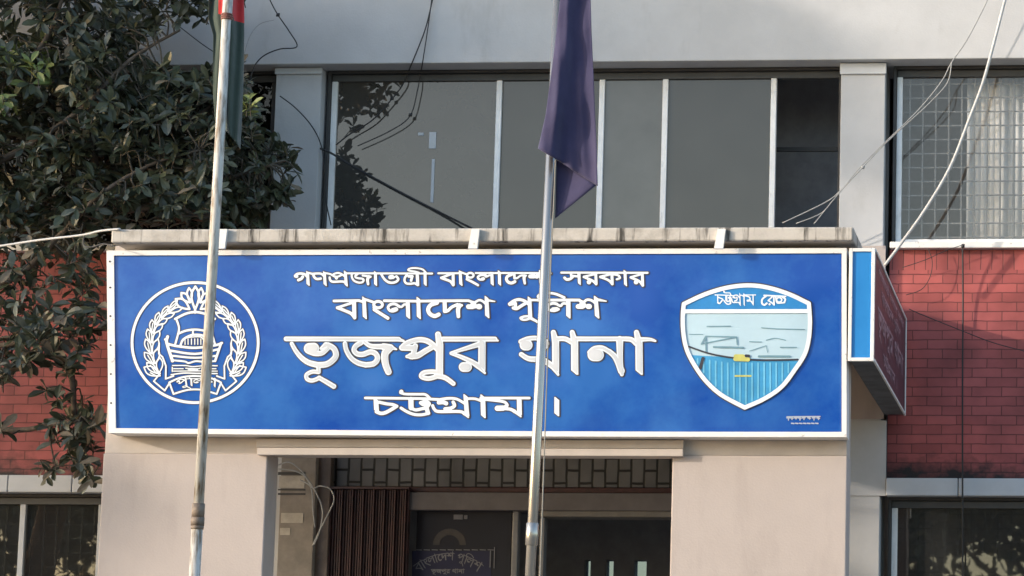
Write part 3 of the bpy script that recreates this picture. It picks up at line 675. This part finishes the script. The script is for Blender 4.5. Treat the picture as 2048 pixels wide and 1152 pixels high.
print_mesh('shield_band', [('p', top)], smap(.006), mat('shield_blue', (.02,.24,.58), .45), sh)
low = [p for p in so_]
curve = lambda x: 585 + 75 * min(1, max(0, (x - 130) / 420)) ** .7
lowp = zp([(x, max(y, curve(x))) for x, y in so_ if y > curve(x) - 30])
low_ = clip_poly(clip_poly(out, lambda x, y: y - (ZS[1] + 640 / ZS[2]) + max(0, (1455 - x)) * .16), lambda x, y: 1)
print_mesh('shield_water', [('p', low_)], smap(.006), mat('shield_teal', (.045,.32,.60), .45), sh)
ins = [(555 + (x - 555) * .93, 530 + (y - 530) * .94) for x, y in so_]
def yb_at(xq):                                     # lower edge of the shield at a column
    ys = [a[1] + (b[1] - a[1]) * (xq - a[0]) / (b[0] - a[0]) for a, b in zip(ins, ins[1:] + ins[:1]) if (a[0] - xq) * (b[0] - xq) < 0]
    return max(ys)
stp = [(12, [(x, 655 - max(0, (430 - x)) * .15), (x, yb_at(x))]) for x in range(205, 900, 45)]
print_mesh('shield_stripes', zoomed(*ZS, stp), smap(.008), mat('shield_pale_blue', (.16,.52,.75), .45), sh)
print_mesh('shield_drawing', zoomed(*ZS, [(8,[(275,382),(450,380)]),(7,[(680,392),(800,400),(1000,405)]),(5,[(140,440),(245,442)]),(9,[(232,515),(265,455),(495,460),(500,518)],'l'),(8,[(232,512),(490,462)]),
 (14,[(325,535),(545,540)]),(6,[(590,495),(680,498)]),(6,[(715,485),(780,470),(860,485)]),(8,[(820,538),(940,538)]),(5,[(590,565),(715,525),(725,575)],'l'),(16,[(660,605),(890,605)]),(10,[(265,455),(268,580)])]), smap(.008), mat('shield_steel', (.17,.32,.39), .5), sh)
print_mesh('shield_line', zoomed(*ZS, [(13,[(140,532),(280,580),(430,610),(620,630),(790,632),(950,628)]),(22,[(565,600),(585,602)]),(24,[(245,620),(225,690)])]), smap(.010), M['outline'], sh)
print_mesh('shield_tug', zoomed(*ZS, [(34,[(490,606),(540,606)]),(30,[(485,625),(580,628)]),]), smap(.0115), mat('shield_yellow', (.62,.60,.16), .5), sh)
print_mesh('shield_raft', zoomed(*ZS, [(13,[(485,750),(600,750)])]), smap(.0095), bpy.data.materials['shield_yellow'], sh)
print_mesh('shield_rim', [('c', [(x, y, 4.2) for x, y in out + out[:1]]), ('c', [(x, y, 4.0) for x, y in zp([(110,270),(1030,268)])])] , smap(.011), M['letter'], sh)
print_mesh('shield_lettering', place([s_ for s_ in L4 if s_[1][0][0] < 1090], (730, 798, 1062, 836), (1430, 591, 1512, 612), .40) + REN, smap(.009), M['letter'], sh, h=.5)
mk = []
for i, x in enumerate((1574, 1581, 1589, 1597, 1605, 1616, 1625, 1634)): mk += [('c', [(x, 835.5, 1.5), (x + 5, 835.5 + (i % 2), 1.3)]), ('c', [(x + 3, 835, 1.2), (x + 3, 840 - (i % 3), 1.2)])]
mk += [('c', [(1574, 833.5, 1.2), (1640, 833, 1.2)])] + [('c', [(x, 846.5, 1.3), (x + 5, 847, 1.3)]) for x in range(1583, 1632, 8)]
print_mesh('maker_mark', mk, smap(.004), mat('maker_grey', (.40,.46,.56), .5), sg, h=.4)

# ------------------------------------------------------------------ projecting sign at the side
Y2, Y3 = YS - .02, 19.44
ps = empty('projecting_sign', P(1722, 722, Y2), 'deep box sign with bright blue narrow end and faded purple side facing right', 'signboard')
ax0, ax1, az1, az0 = X(1697, 610, Y2), X(1749, 610, Y2), Z(1722, 496, Y2), Z(1722, 722, Y2)
m = MB(); m.box(ax0 + .01, ax1 - .01, Y2 + .03, Y3, az0 + .01, az1 - .01); m.build('sign_box', mat('sign_box_grey', (.16,.165,.17), .7, var=.2), ps)
t = .024
m = MB(); m.box(ax0, ax0 + t, Y2, Y2 + .028, az0, az1); m.box(ax1 - t, ax1, Y2, Y2 + .028, az0, az1); m.box(ax0 + t, ax1 - t, Y2, Y2 + .028, az1 - t, az1); m.box(ax0 + t, ax1 - t, Y2, Y2 + .028, az0, az0 + t)
for z in (az0, az1 - .02): m.box(ax1 - .008, ax1 + .006, Y2 + .0285, Y3, z, z + .02)
m.box(ax1 - .008, ax1 + .006, Y3 - .02, Y3, az0 + .021, az1 - .021)
m.build('sign_frame', M['white_frame'], ps, bevel=.003)
m = MB(); m.box(ax0 + t - .004, ax1 - t + .004, Y2 + .012, Y2 + .027, az0 + t - .004, az1 - t + .004); m.build('sign_panel', M['side_blue'], ps)
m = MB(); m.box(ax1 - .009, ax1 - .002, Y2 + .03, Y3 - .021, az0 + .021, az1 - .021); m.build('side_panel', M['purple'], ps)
def sidemap(x, y):                                 # same lines as the front, along the box's long side
    u_ = (x - 540) / (1340 - 540); v_ = (y - 530) / (850 - 530)
    return Vector((ax1 + .001, Y2 + .15 + u_ * (Y3 - Y2 - .3), az1 - .05 - v_ * (az1 - az0 - .1)))
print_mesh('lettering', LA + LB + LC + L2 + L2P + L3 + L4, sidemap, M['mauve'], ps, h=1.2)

# ------------------------------------------------------------------ flagpoles and flags
def pole_dir(p0, p1, Y): a, b_ = P(*p0, Y), P(*p1, Y); return a, b_
def along(a, b_, z): k = (z - a.z) / (b_.z - a.z); return a + (b_ - a) * k
YF1, YF2 = 13.2, 13.5
M['old_white'] = stain(mat('peeling_white', (.56,.54,.49), .55, var=.06, scale=10), (.17,.12,.07), 7, (6,6,1.0), .46, .66)
M['steel'] = stain(mat('pole_steel', (.46,.43,.385), .27, .8, var=.05, scale=5, stretch=(8,8,.5)), (.40,.36,.30), 9, (3,3,.6), .6, .8)
a, b_ = pole_dir((456, 0), (389, 1152), YF1)
p1 = empty('flagpole', along(a, b_, 0), 'old white painted flagpole with peeling rusty paint in front of the emblem', 'flagpole', 'flagpoles in front of the porch')
zt1 = a.z + .55; zc1 = P(397, 1040, YF1).z
m = MB(); m.tube([along(a, b_, z) for z in (zt1, zc1)], .0275, 20); m.tube([along(a, b_, z) for z in (zc1, 0)], .030, 20); m.build('shaft', M['old_white'], p1, smooth=True)
m = MB()
for z0_, z1_, r in ((zc1 + .09, zc1 + .015, .034), (zc1 + .014, zc1 - .03, .036), (zc1 - .031, zc1 - .05, .034)): m.tube([along(a, b_, z) for z in (z0_, z1_)], r, 20)
m.build('coupling', mat('rusty_coupling', (.22,.17,.13), .7, var=.25, scale=30), p1, smooth=True)
m = MB(); m.tube([along(a, b_, zt1), along(a, b_, zt1 + .1)], [.035, .004], 16); m.build('finial', M['old_white'], p1, smooth=True)
m = MB()
for k in range(3): zq = P(456, 40, YF1).z + .012 * k; m.tube([along(a, b_, zq), along(a, b_, zq + .010)], .033, 16)
m.build('rope_lashing', mat('rope_red', (.30,.12,.09), .8, var=.3, scale=60), p1, smooth=True)
a2, b2 = pole_dir((1117, 0), (1060, 1152), YF2)
p2 = empty('flagpole', along(a2, b2, 0), 'shiny steel flagpole rising in front of the middle of the blue signboard', 'flagpole', 'flagpoles in front of the porch')
zt2 = a2.z + .5; zc2 = P(1063, 1047, YF2).z
m = MB(); m.tube([along(a2, b2, z) for z in (zt2, 3.2, 1.5)], .0275, 24); m.tube([along(a2, b2, z) for z in (1.5, 0)], .029, 24); m.build('shaft', M['steel'], p2, smooth=True)
m = MB(); m.tube([along(a2, b2, z) for z in (zc2 + .004, zc2, zc2 - .118, zc2 - .122)], [.029, .0345, .0345, .029], 24); m.build('coupling', M['steel'], p2, smooth=True)
m = MB(); m.tube([along(a2, b2, zt2), along(a2, b2, zt2 + .09)], [.034, .004], 16); m.build('finial', M['steel'], p2, smooth=True)
m = MB(); m.tube([P(1111, 320, YF2 - .02), P(1106, 440, YF2 - .02), P(1102, 520, YF2 - .02), P(1080, 1152, YF2 - .02), P(1073, 1300, YF2 - .02)], .004, 6); m.build('halyard', mat('rope_grey', (.30,.28,.24), .8), p2)

def cloth(name, rows, Y, mats, fold, matf, bottom=None, nu=44, nv=60):
    m = MB(); grid = []
    ys = [r_[0] for r_ in rows]
    for j in range(nv + 1):
        line = []
        for i in range(nu + 1):
            u_, v_ = i / nu, j / nv
            yend = bottom(u_) if bottom else ys[-1]
            y = ys[0] + (yend - ys[0]) * v_
            yy = min(max(y, ys[0]), ys[-1])
            k = max(q for q in range(len(rows)) if rows[q][0] <= yy) if yy > ys[0] else 0
            k = min(k, len(rows) - 2); tt = (yy - ys[k]) / (ys[k+1] - ys[k])
            xl_ = rows[k][1] + (rows[k+1][1] - rows[k][1]) * tt; xr_ = rows[k][2] + (rows[k+1][2] - rows[k][2]) * tt
            line.append(P(xl_ + (xr_ - xl_) * u_, y, Y + fold(u_, v_)))
        grid.append(line)
    for l_ in grid: m.v += [tuple(p) for p in l_]
    for j in range(nv):
        for i in range(nu):
            q = j * (nu + 1) + i; m.f.append((q, q + nu + 1, q + nu + 2, q + 1)); m.mi.append(matf((i + .5) / nu, (j + .5) / nv, grid[j][i]))
    o = m.build(name, mats, None, smooth=True)
    s_ = o.modifiers.new('solid', 'SOLIDIFY'); s_.thickness = .002
    return o
def fabric(name, col, col2=None):
    m = mat(name, col, .85, var=.10, scale=4, spec=.2, bump=.45, bscale=16, col2=col2)
    b_ = m.node_tree.nodes['Principled BSDF']; b_.inputs['Sheen Weight'].default_value = .25
    return m
flag = cloth('flag', [(-70,1130,1178),(0,1120,1181),(70,1112,1183),(150,1102,1187),(230,1091,1190),(300,1075,1193),(372,1062,1195)], YF2 - .055, [fabric('navy_cloth', (.052,.047,.105), (.038,.035,.082))],
  lambda u_, v_: -.045 * math.sin(u_ * 5.2 + .6 + .5 * v_) * (.35 + .65 * v_) + .012 * math.sin(u_ * 13 + 2.5 * v_) * v_ + .005 * math.sin(u_ * 24 - v_ * 9) * v_ + .004 * math.sin(v_ * 21 + u_ * 6), lambda u_, v_, p: 0, lambda u_: 297 + 26 * min(1, u_ / .4) + 49 * max(0, (u_ - .4) / .6))
tag(flag, 'navy blue flag hanging limp in folds from the steel flagpole', 'flag')
fb = MB()
n = 14
for i in range(n):
    for j in range(n - i):
        def tri(i_, j_):
            s_, t_ = i_ / n, j_ / n; x = 1113 + 80 * s_ - 3 * t_; y = 312 + 58 * s_ + 125 * t_
            return P(x, y, YF2 + .005 + .02 * math.sin(s_ * 5 + t_ * 3))
        fb.face([tri(i, j), tri(i, j + 1), tri(i + 1, j)])
        if i + j < n - 1: fb.face([tri(i + 1, j), tri(i, j + 1), tri(i + 1, j + 1)])
bm = bmesh.new(); fo = fb.build('flag_back_fold', [bpy.data.materials['navy_cloth']], flag, smooth=True)
bm.from_mesh(fo.data); bmesh.ops.remove_doubles(bm, verts=bm.verts, dist=1e-5); bm.to_mesh(fo.data); bm.free()
s_ = fo.modifiers.new('solid', 'SOLIDIFY'); s_.thickness = .002
gm, rm_ = fabric('green_cloth', (.050,.070,.056), (.036,.052,.042)), fabric('red_cloth', (.50,.035,.035), (.40,.028,.03))
zred = P(480, 33, YF1).z
fg = cloth('flag', [(-70,440,487),(0,418,488),(35,417,489),(70,427,489),(130,426,488),(190,426,486),(240,430,484),(296,440,481)], YF1 + .055, [gm, rm_],
  lambda u_, v_: .045 * math.sin(u_ * 7.0 + .4) + .018 * math.sin(u_ * 17 + v_ * 3), lambda u_, v_, p: 1 if p.z > zred + (.04 if u_ < .45 else 0) and u_ > .28 else 0, lambda u_: 240 + 58 * u_)
tag(fg, 'green and red flag hanging limp behind the white flagpole', 'flag')

# ------------------------------------------------------------------ cables
def cable(name, pts, Y, r, material, label, group='cables along the front', pos=None, extra=None):
    q = [P(x, y, (Y if not isinstance(Y, (list, tuple)) else Y[i])) for i, (x, y) in enumerate(pts)]
    m = MB(); m.tube([Vector(p) for p in spline([tuple(p) for p in q], 6)], r, 8)
    for e in (extra or []):
        c_ = P(*e, Y if not isinstance(Y, (list, tuple)) else Y[-1]); m.tube([c_ + Vector((-.014, -.004, -.012)), c_, c_ + Vector((.012, .003, .016))], [.004, .018, .004], 8)
    return tag(m.build(name, material, None, smooth=True), label, 'cable', group)
M['black_cable'] = mat('black_cable', (.022,.022,.024), .6)
M['grey_cable'] = mat('grey_cable', (.36,.36,.35), .55, var=.12, scale=20)
M['pale_cable'] = mat('pale_cable', (.55,.54,.52), .6, var=.12, scale=20)
cable('cable', [(2030,-70),(2010,0),(1990,78),(1966,165),(1938,240),(1900,335),(1850,420),(1800,490),(1770,530)], 19.2, .0125, M['pale_cable'], 'thick pale cable sweeping down across the right upper window to the box sign', 'overhead cables')
cable('cable', [(2000,-60),(1975,0),(1935,78),(1903,125),(1885,160),(1850,205),(1815,242),(1770,285),(1720,335),(1682,380),(1650,405),(1565,446)], 19.25, .0045, M['grey_cable'], 'thin grey wire slanting from the upper right corner to the open window bay', 'overhead cables', extra=[(1726,335)])
cable('cable', [(1903,125),(1895,165),(1860,205),(1822,240),(1770,288),(1700,362),(1665,402),(1628,448)], 19.24, .004, M['grey_cable'], 'thin grey wire hanging closest below the long slanting wire', 'overhead cables')
cable('cable', [(1662,406),(1640,428),(1592,447)], 19.26, .004, M['grey_cable'], 'short grey wire end at the open window bay above the canopy', 'overhead cables')
cable('cable', [(880,-60),(865,0),(850,60),(824,126),(818,140),(805,170),(782,200),(745,240),(700,268),(672,290)], [19.37]*3 + [19.39] + [19.6]*6, .0055, M['black_cable'], 'dark wire crossing the fascia, then standing in for a reflection in the left pane, upper of two', 'dark wires on the left pane', extra=[(784,197)])  # lower stretch is a tube in place of a wire's mirror image
cable('cable', [(868,-40),(858,40),(845,126),(842,142),(835,180),(820,232),(780,262),(715,292)], [19.37]*2 + [19.39] + [19.6]*5, .0045, M['black_cable'], 'dark wire over the fascia, its knotted pane part standing in for a reflection, lower of two', 'dark wires on the left pane', extra=[(821,230)])  # knotted stretch before the glass imitates a reflected wire
cable('cable', [(560,192),(590,215),(622,250),(642,290),(650,345),(652,400),(662,450)], [19.3,19.4,19.45,19.47,19.47,19.47,19.4], .005, M['black_cable'], 'dark wire running over the left grey pillar and down beside the window', 'dark wires on the left pane')
cable('cable', [(640,297),(660,305),(712,336),(800,384),(880,425),(950,460)], [19.46,19.5,19.58,19.6,19.55,19.2], .009, M['black_cable'], 'thick dark cable sloping across the left pane down to the canopy', 'dark wires on the left pane')
cable('cable', [(525,-40),(540,0),(556,30),(578,62),(594,93),(560,98),(530,110),(510,130),(500,160)], 19.3, .005, M['black_cable'], 'dark wire looping on the grey fascia beside the green flag', 'wires on the fascia', extra=[(556,30)])
cable('cable', [(548,40),(520,48),(500,72),(488,110)], 19.35, .003, M['grey_cable'], 'hair thin wire curling on the fascia under the dark loop', 'wires on the fascia')
cable('cable', [(335,35),(365,58),(400,85),(428,104),(470,130)], 19.35, .004, M['black_cable'], 'thin wire slanting over the fascia between the leaves and the flag', 'wires on the fascia')
cable('cable', [(-80,502),(0,492),(80,480),(165,470),(200,462),(240,458)], [16.9,16.8,16.7,16.6,16.55,16.5], .008, M['pale_cable'], 'pale twisted cable coming from the left to the canopy corner', 'overhead cables')
cable('cable', [(168,470),(168,490),(185,494),(205,488),(230,492)], [16.6,16.6,16.58,16.55,16.5], .005, M['black_cable'], 'dark loop of wire tied at the left canopy corner', 'overhead cables')
cable('cable', [(1818,618),(1850,632),(1930,664),(1985,685),(2048,702),(2110,716)], 19.45, .0035, M['black_cable'], 'thin dark wire across the right brick panel', 'wires on the right brick panel')
cable('cable', [(1925,488),(1926,600),(1925,760),(1925,955),(1925,1000),(1925,1200),(1925,1500)], [19.44,19.5,19.5,19.44,19.44,19.44,19.44], .0065, M['black_cable'], 'vertical dark wire running straight down the right brick panel', 'wires on the right brick panel', extra=[(1926,492)])
cable('cable', [(1925,490),(1890,502),(1850,520),(1805,535)], 19.45, .003, M['black_cable'], 'fine wire from the window sill to the box sign', 'wires on the right brick panel')
cable('cable', [(1856,497),(1864,520),(1862,548),(1850,572),(1835,583),(1812,590)], 19.46, .003, M['black_cable'], 'curved loop of fine wire on the right brick panel', 'wires on the right brick panel')
YJ = 19.3
for k, pts in enumerate(([(556,938),(590,942),(612,955),(632,985),(645,1020),(640,1060),(628,1090)], [(556,930),(580,925),(606,945),(625,975),(640,972),(660,978),(668,1000),(655,1030),(640,1060),(625,1092)], [(600,960),(622,975),(626,1020),(630,1055)])):
    cable('cable', pts, YJ, .006, M['grey_cable'], ('grey cable hanging in a bow from the left jamb of the entrance', 'grey cable curling in a wide loop beside the folding gate', 'short straight grey cable end hanging at the entrance jamb')[k], 'loose cables in the entrance')

# ------------------------------------------------------------------ trees
def leaf_pts(pos, d, nrm, L, W, curl, fold):
    d = d.normalized(); s_ = d.cross(nrm)
    if s_.length < 1e-4: s_ = d.orthogonal()
    s_.normalize(); n_ = s_.cross(d)
    prof = ((0, .06), (.3, .62), (.62, 1.0), (.88, .62), (1.0, .04))
    mid, lf, rt = [], [], []
    for t_, w_ in prof:
        c_ = pos + d * (L * t_) + n_ * (-curl * L * t_ * t_)
        mid.append(c_); lf.append(c_ - s_ * (W * w_ / 2) + n_ * (fold * W * w_ / 2)); rt.append(c_ + s_ * (W * w_ / 2) + n_ * (fold * W * w_ / 2))
    return lf, mid, rt
def add_leaf(mb, pos, d, nrm, L, W, curl, fold, mi):
    lf, mid, rt = leaf_pts(pos, d, nrm, L, W, curl, fold); n = len(mb.v); k = len(mid)
    mb.v += [tuple(p) for p in lf] + [tuple(p) for p in mid] + [tuple(p) for p in rt]
    for i in range(k - 1):
        mb.f.append((n + i, n + k + i, n + k + i + 1, n + i + 1)); mb.f.append((n + k + i, n + 2*k + i, n + 2*k + i + 1, n + k + i + 1)); mb.mi += [mi, mi]
def rvec(): 
    while True:
        v = Vector((rnd.uniform(-1,1), rnd.uniform(-1,1), rnd.uniform(-1,1)))
        if .05 < v.length < 1: return v.normalized()
def leaf_mat(name, col, col2, rough=.42):
    m = mat(name, col, rough, spec=.5, scale=14, col2=col2, lo=.3, hi=.7)
    b_ = m.node_tree.nodes['Principled BSDF']; b_.inputs['Subsurface Weight'].default_value = 0
    n_ = m.node_tree.nodes; l_ = m.node_tree.links
    tl = n_.new('ShaderNodeBsdfTranslucent'); l_.new(b_.inputs['Base Color'].links[0].from_socket, tl.inputs[0])
    mx = n_.new('ShaderNodeMixShader'); mx.inputs[0].default_value = .18
    l_.new(b_.outputs[0], mx.inputs[1]); l_.new(tl.outputs[0], mx.inputs[2]); l_.new(mx.outputs[0], n_['Material Output'].inputs[0])
    return m
LM = [leaf_mat('leaf_dark', (.058,.068,.038), (.030,.036,.021), .33), leaf_mat('leaf_mid', (.105,.118,.066), (.060,.070,.042), .33),
      leaf_mat('leaf_young', (.20,.24,.065), (.14,.17,.05), .5), leaf_mat('leaf_dry_sunlit', (.25,.205,.14), (.14,.11,.075), .7), leaf_mat('leaf_pale', (.17,.185,.148), (.075,.085,.065), .42)]  # tan leaves are dry ones and painted sunlit ones; pale ones add bright specks
BARK = mat('bark', (.14,.11,.085), .9, var=.25, scale=12, bump=.6, bscale=40)
TWIG = mat('twig', (.10,.085,.065), .85, var=.2, scale=20)
def whorl(lb, tb, tip, d, nleaf, L, pick):
    base = tip - d * rnd.uniform(.08, .16)
    tb.tube([base, tip], [.005, .0025], 5, cap=False)
    a0 = rnd.uniform(0, 6.28); o1 = d.orthogonal().normalized(); o2 = d.cross(o1)
    for i in range(nleaf):
        a_ = a0 + i * 2.4 + rnd.uniform(-.3, .3); out_ = o1 * math.cos(a_) + o2 * math.sin(a_)
        sp = rnd.uniform(.5, 1.5); ld = (d * math.cos(sp) + out_ * math.sin(sp) + Vector((0, 0, -.25 * rnd.random()))).normalized()
        pos = tip - d * (.10 * rnd.random())
        nr = (d * .45 + Vector((0, -.35, .6)) + rvec() * .6).normalized()
        l_ = L * rnd.uniform(.65, 1.15)
        add_leaf(lb, pos, ld, nr, l_, l_ * rnd.uniform(.34, .48), rnd.uniform(.05, .35), rnd.uniform(.1, .5), pick())

tr = empty('leafy_tree', P(-330, 1900, 18.3).xy.to_3d(), 'dense dark green broadleaf tree at the left, covering the upper wall', 'tree')
base = tr.location.copy()
limbs = []
T0 = base; T1 = Vector((base.x + .1, base.y, 2.2)); T2 = Vector((base.x + .35, base.y - .05, 4.0)); T3 = Vector((base.x + .3, base.y - .1, 6.2)); T4 = Vector((base.x + .1, base.y, 9))
m = MB(); m.tube(spline([T0, T1, T2, T3, T4], 6), [.19 - .0062 * i for i in range(25)], 14); m.build('trunk', BARK, tr, smooth=True)
# hanging zones of the crown: (polygon in the photo, number of leaf whorls, near, far)
zones = [([(-150,-160),(330,-160),(330,10),(300,70),(220,120),(-150,140)], 470, 17.7, 19.2),
 ([(330,-120),(525,-120),(480,-10),(440,30),(340,25)], 55, 17.8, 18.9),
 ([(-150,120),(250,110),(330,140),(440,150),(450,300),(440,450),(200,455),(-150,440)], 880, 17.7, 19.2),
 ([(430,160),(500,185),(522,240),(522,440),(430,452)], 140, 18.2, 19.2),
 ([(530,270),(585,280),(600,320),(575,400),(530,420)], 22, 18.4, 18.8),
 ([(-60,440),(190,450),(205,560),(160,600),(60,590),(-60,610)], 85, 17.6, 19.1),
 ([(-60,590),(60,600),(200,610),(200,690),(150,740),(40,760),(-60,750)], 95, 17.4, 18.9),
 ([(90,770),(170,790),(190,850),(120,890),(70,850)], 13, 17.6, 18.6), ([(150,820),(205,830),(205,960),(190,970),(60,960),(120,910)], 24, 17.6, 18.8), ([(-40,820),(15,830),(10,880),(-40,900)], 4, 17.6, 18.6),
 ([(330,-260),(500,-260),(480,-60),(440,-25),(330,-25)], 70, 17.5, 18.2), ([(450,120),(505,150),(505,260),(450,260)], 26, 17.9, 18.4)]
def inpoly(x, y, q):
    c_ = False
    for (ax, ay), (bx, by) in zip(q, q[1:] + q[:1]):
        if (ay > y) != (by > y) and x < (bx - ax) * (y - ay) / (by - ay) + ax: c_ = not c_
    return c_
lb, tb = MB(), MB()
nodes = []
for zi, (poly, cnt_, ya, yb) in enumerate(zones):
    xs_ = [p[0] for p in poly]; ys_ = [p[1] for p in poly]; k = 0
    while k < cnt_:
        x, y = rnd.uniform(min(xs_), max(xs_)), rnd.uniform(min(ys_), max(ys_))
        if not inpoly(x, y, poly): continue
        k += 1; tip = P(x, y, rnd.uniform(ya, yb)); nodes.append((tip, zi, x, y))
# branches: limbs leave the trunk, twigs reach the whorls from the nearest limb point
limb_t = [[(-170,620),(20,560),(120,470),(200,390),(300,330),(400,300)], [(-170,420),(40,300),(160,220),(260,120),(360,60)], [(-170,700),(10,690),(90,665),(150,650)], [(175,420),(190,330),(180,200),(165,120),(150,0)],
          [(250,420),(360,400),(450,360),(540,330)], [(-170,300),(40,140),(110,40),(140,-80)], [(-170,840),(20,860),(100,850),(160,840)], [(300,330),(340,420),(420,430)], [(90,665),(140,740),(150,830),(170,890)], [(180,200),(270,230),(370,240),(440,200)]]
lpts = []
for i, lt_ in enumerate(limb_t):
    Yl = 17.9 + .12 * (i % 5)
    q = [P(x, y, Yl + .06 * math.sin(j * 1.7 + i)) for j, (x, y) in enumerate(lt_)]
    if lt_[0][0] < -150: q = [along(T2, T3, q[0].z - .35) if q[0].z > 2.5 else T1] + q
    sp_ = [Vector(p) for p in spline([tuple(p) for p in q], 6)]; n_ = len(sp_)
    mm = MB(); mm.tube(sp_, [.034 * (1 - .75 * j / n_) for j in range(n_)], 8); mm.build('branch', BARK, tr, smooth=True); lpts += sp_
for tip, zi, x, y in nodes:
    near = min(lpts, key=lambda q: (q - tip).length_squared)
    d = (tip - near); L_ = d.length
    d = (d.normalized() * .55 + Vector((rnd.uniform(-.3,.5), -.28, rnd.uniform(-.25,.8))) + rvec() * .5).normalized()
    if L_ < .34 and zi not in (1, 10, 11): 
        md = near.lerp(tip, .5) + rvec() * .06; tb.tube(spline([tuple(near), tuple(md), tuple(tip - d * .1)], 3), [.008,.0075,.007,.0065,.006,.0055,.005], 5, cap=False)
    dry_sunlit = .02 if zi < 5 else .22; pale_share = .12 if zi in (2, 3) else .22  # more tan leaves low at left, dry ones mixed with painted sunlit ones
    young = (abs(x - 60) < 45 and abs(y - 120) < 50) or (x < 25 and abs(y - 180) < 45) or (abs(x - 505) < 18 and abs(y - 190) < 30)
    def pick():
        if young: return 2 if rnd.random() < .28 else 1
        q = rnd.random()
        return 3 if q < dry_sunlit else 4 if q < dry_sunlit + pale_share else 1 if q < .62 else 0
    whorl(lb, tb, tip, d, rnd.randint(6, 10), .124 * rnd.uniform(.75, 1.25), pick)
for x, y in ((62,118),(75,135),(5,185),(500,192)):
    whorl(lb, tb, P(x, y, 17.15), Vector((.1,-.5,.8)).normalized(), 6, .12, lambda: 2)
tb.build('twigs', TWIG, tr, smooth=True)
lb.build('crown', LM, tr, smooth=False)

# trees outside the frame: they shade the upper wall from the low sun and mirror in the panes
def far_tree(loc, label, cz, rad, n, leafL, seed, trunk_r=.2, box=False):
    rnd.seed(seed); o = empty('shade_tree', loc, label, 'tree', 'trees outside the picture'); b0 = Vector(loc)
    mm = MB(); mm.tube(spline([b0, b0 + Vector((.2,.1,cz*.5)), b0 + Vector((0,.2,cz)), b0 + Vector((.3,0,cz+rad[2]*.6))], 5), [trunk_r * (1 - .045 * i) for i in range(16)], 12); mm.build('trunk', BARK, o, smooth=True)
    l2 = MB(); cl = [Vector([a_ * b_ for a_, b_ in zip(rvec() * rnd.random() ** .33, rad)]) for _ in range(60)]
    if box: cl = [Vector([rnd.uniform(-1, 1) * b_ for b_ in rad]) for _ in range(260)]
    for c_ in cl[:16]:
        mm = MB(); e = b0 + Vector((0,0,cz)) + c_; mm.tube(spline([b0 + Vector((.05,.15,cz*.7)), b0.lerp(e, .6) + Vector((0,0,cz*.25)), e], 4), [.07 - .007 * i for i in range(9)], 6); mm.build('branch', BARK, o, smooth=True)
    for i in range(n):
        c_ = rnd.choice(cl); p = b0 + Vector((0,0,cz)) + c_ + Vector((rnd.gauss(0,.5), rnd.gauss(0,.5), rnd.gauss(0,.35))) * (.3 if box else 1)
        add_leaf(l2, p, rvec(), rvec(), leafL, leafL * .5, .2, .2, 0 if i % 3 else 1)
    l2.build('crown', LM, o); return o
far_tree((-30.0, 8.6, 0), 'tall dark broadleaf tree far left of the porch', 11.25, (.6, 2.1, 3.55), 22000, .34, 11, .25, box=True)
far_tree((-1.0, -5.5, 0), 'spreading street tree with a forked trunk behind the viewer', 6.0, (2.6, 1.6, 1.2), 3500, .26, 5, .16)
for k, (x, y, h_) in enumerate(((-21, -7, 6.5), (-15.5, -9, 5.6), (-9.5, -8, 6.2), (-5, -10, 6.8))):
    far_tree((x, y, 0), ('leafy tree farthest left along the street behind the viewer', 'second leafy tree from the left behind the viewer', 'leafy tree straight behind the porch axis across the street', 'leafy tree nearest the spreading tree behind the viewer')[k], h_, (3.4, 2, 2.6), 3500, .4, 20 + k, .2)
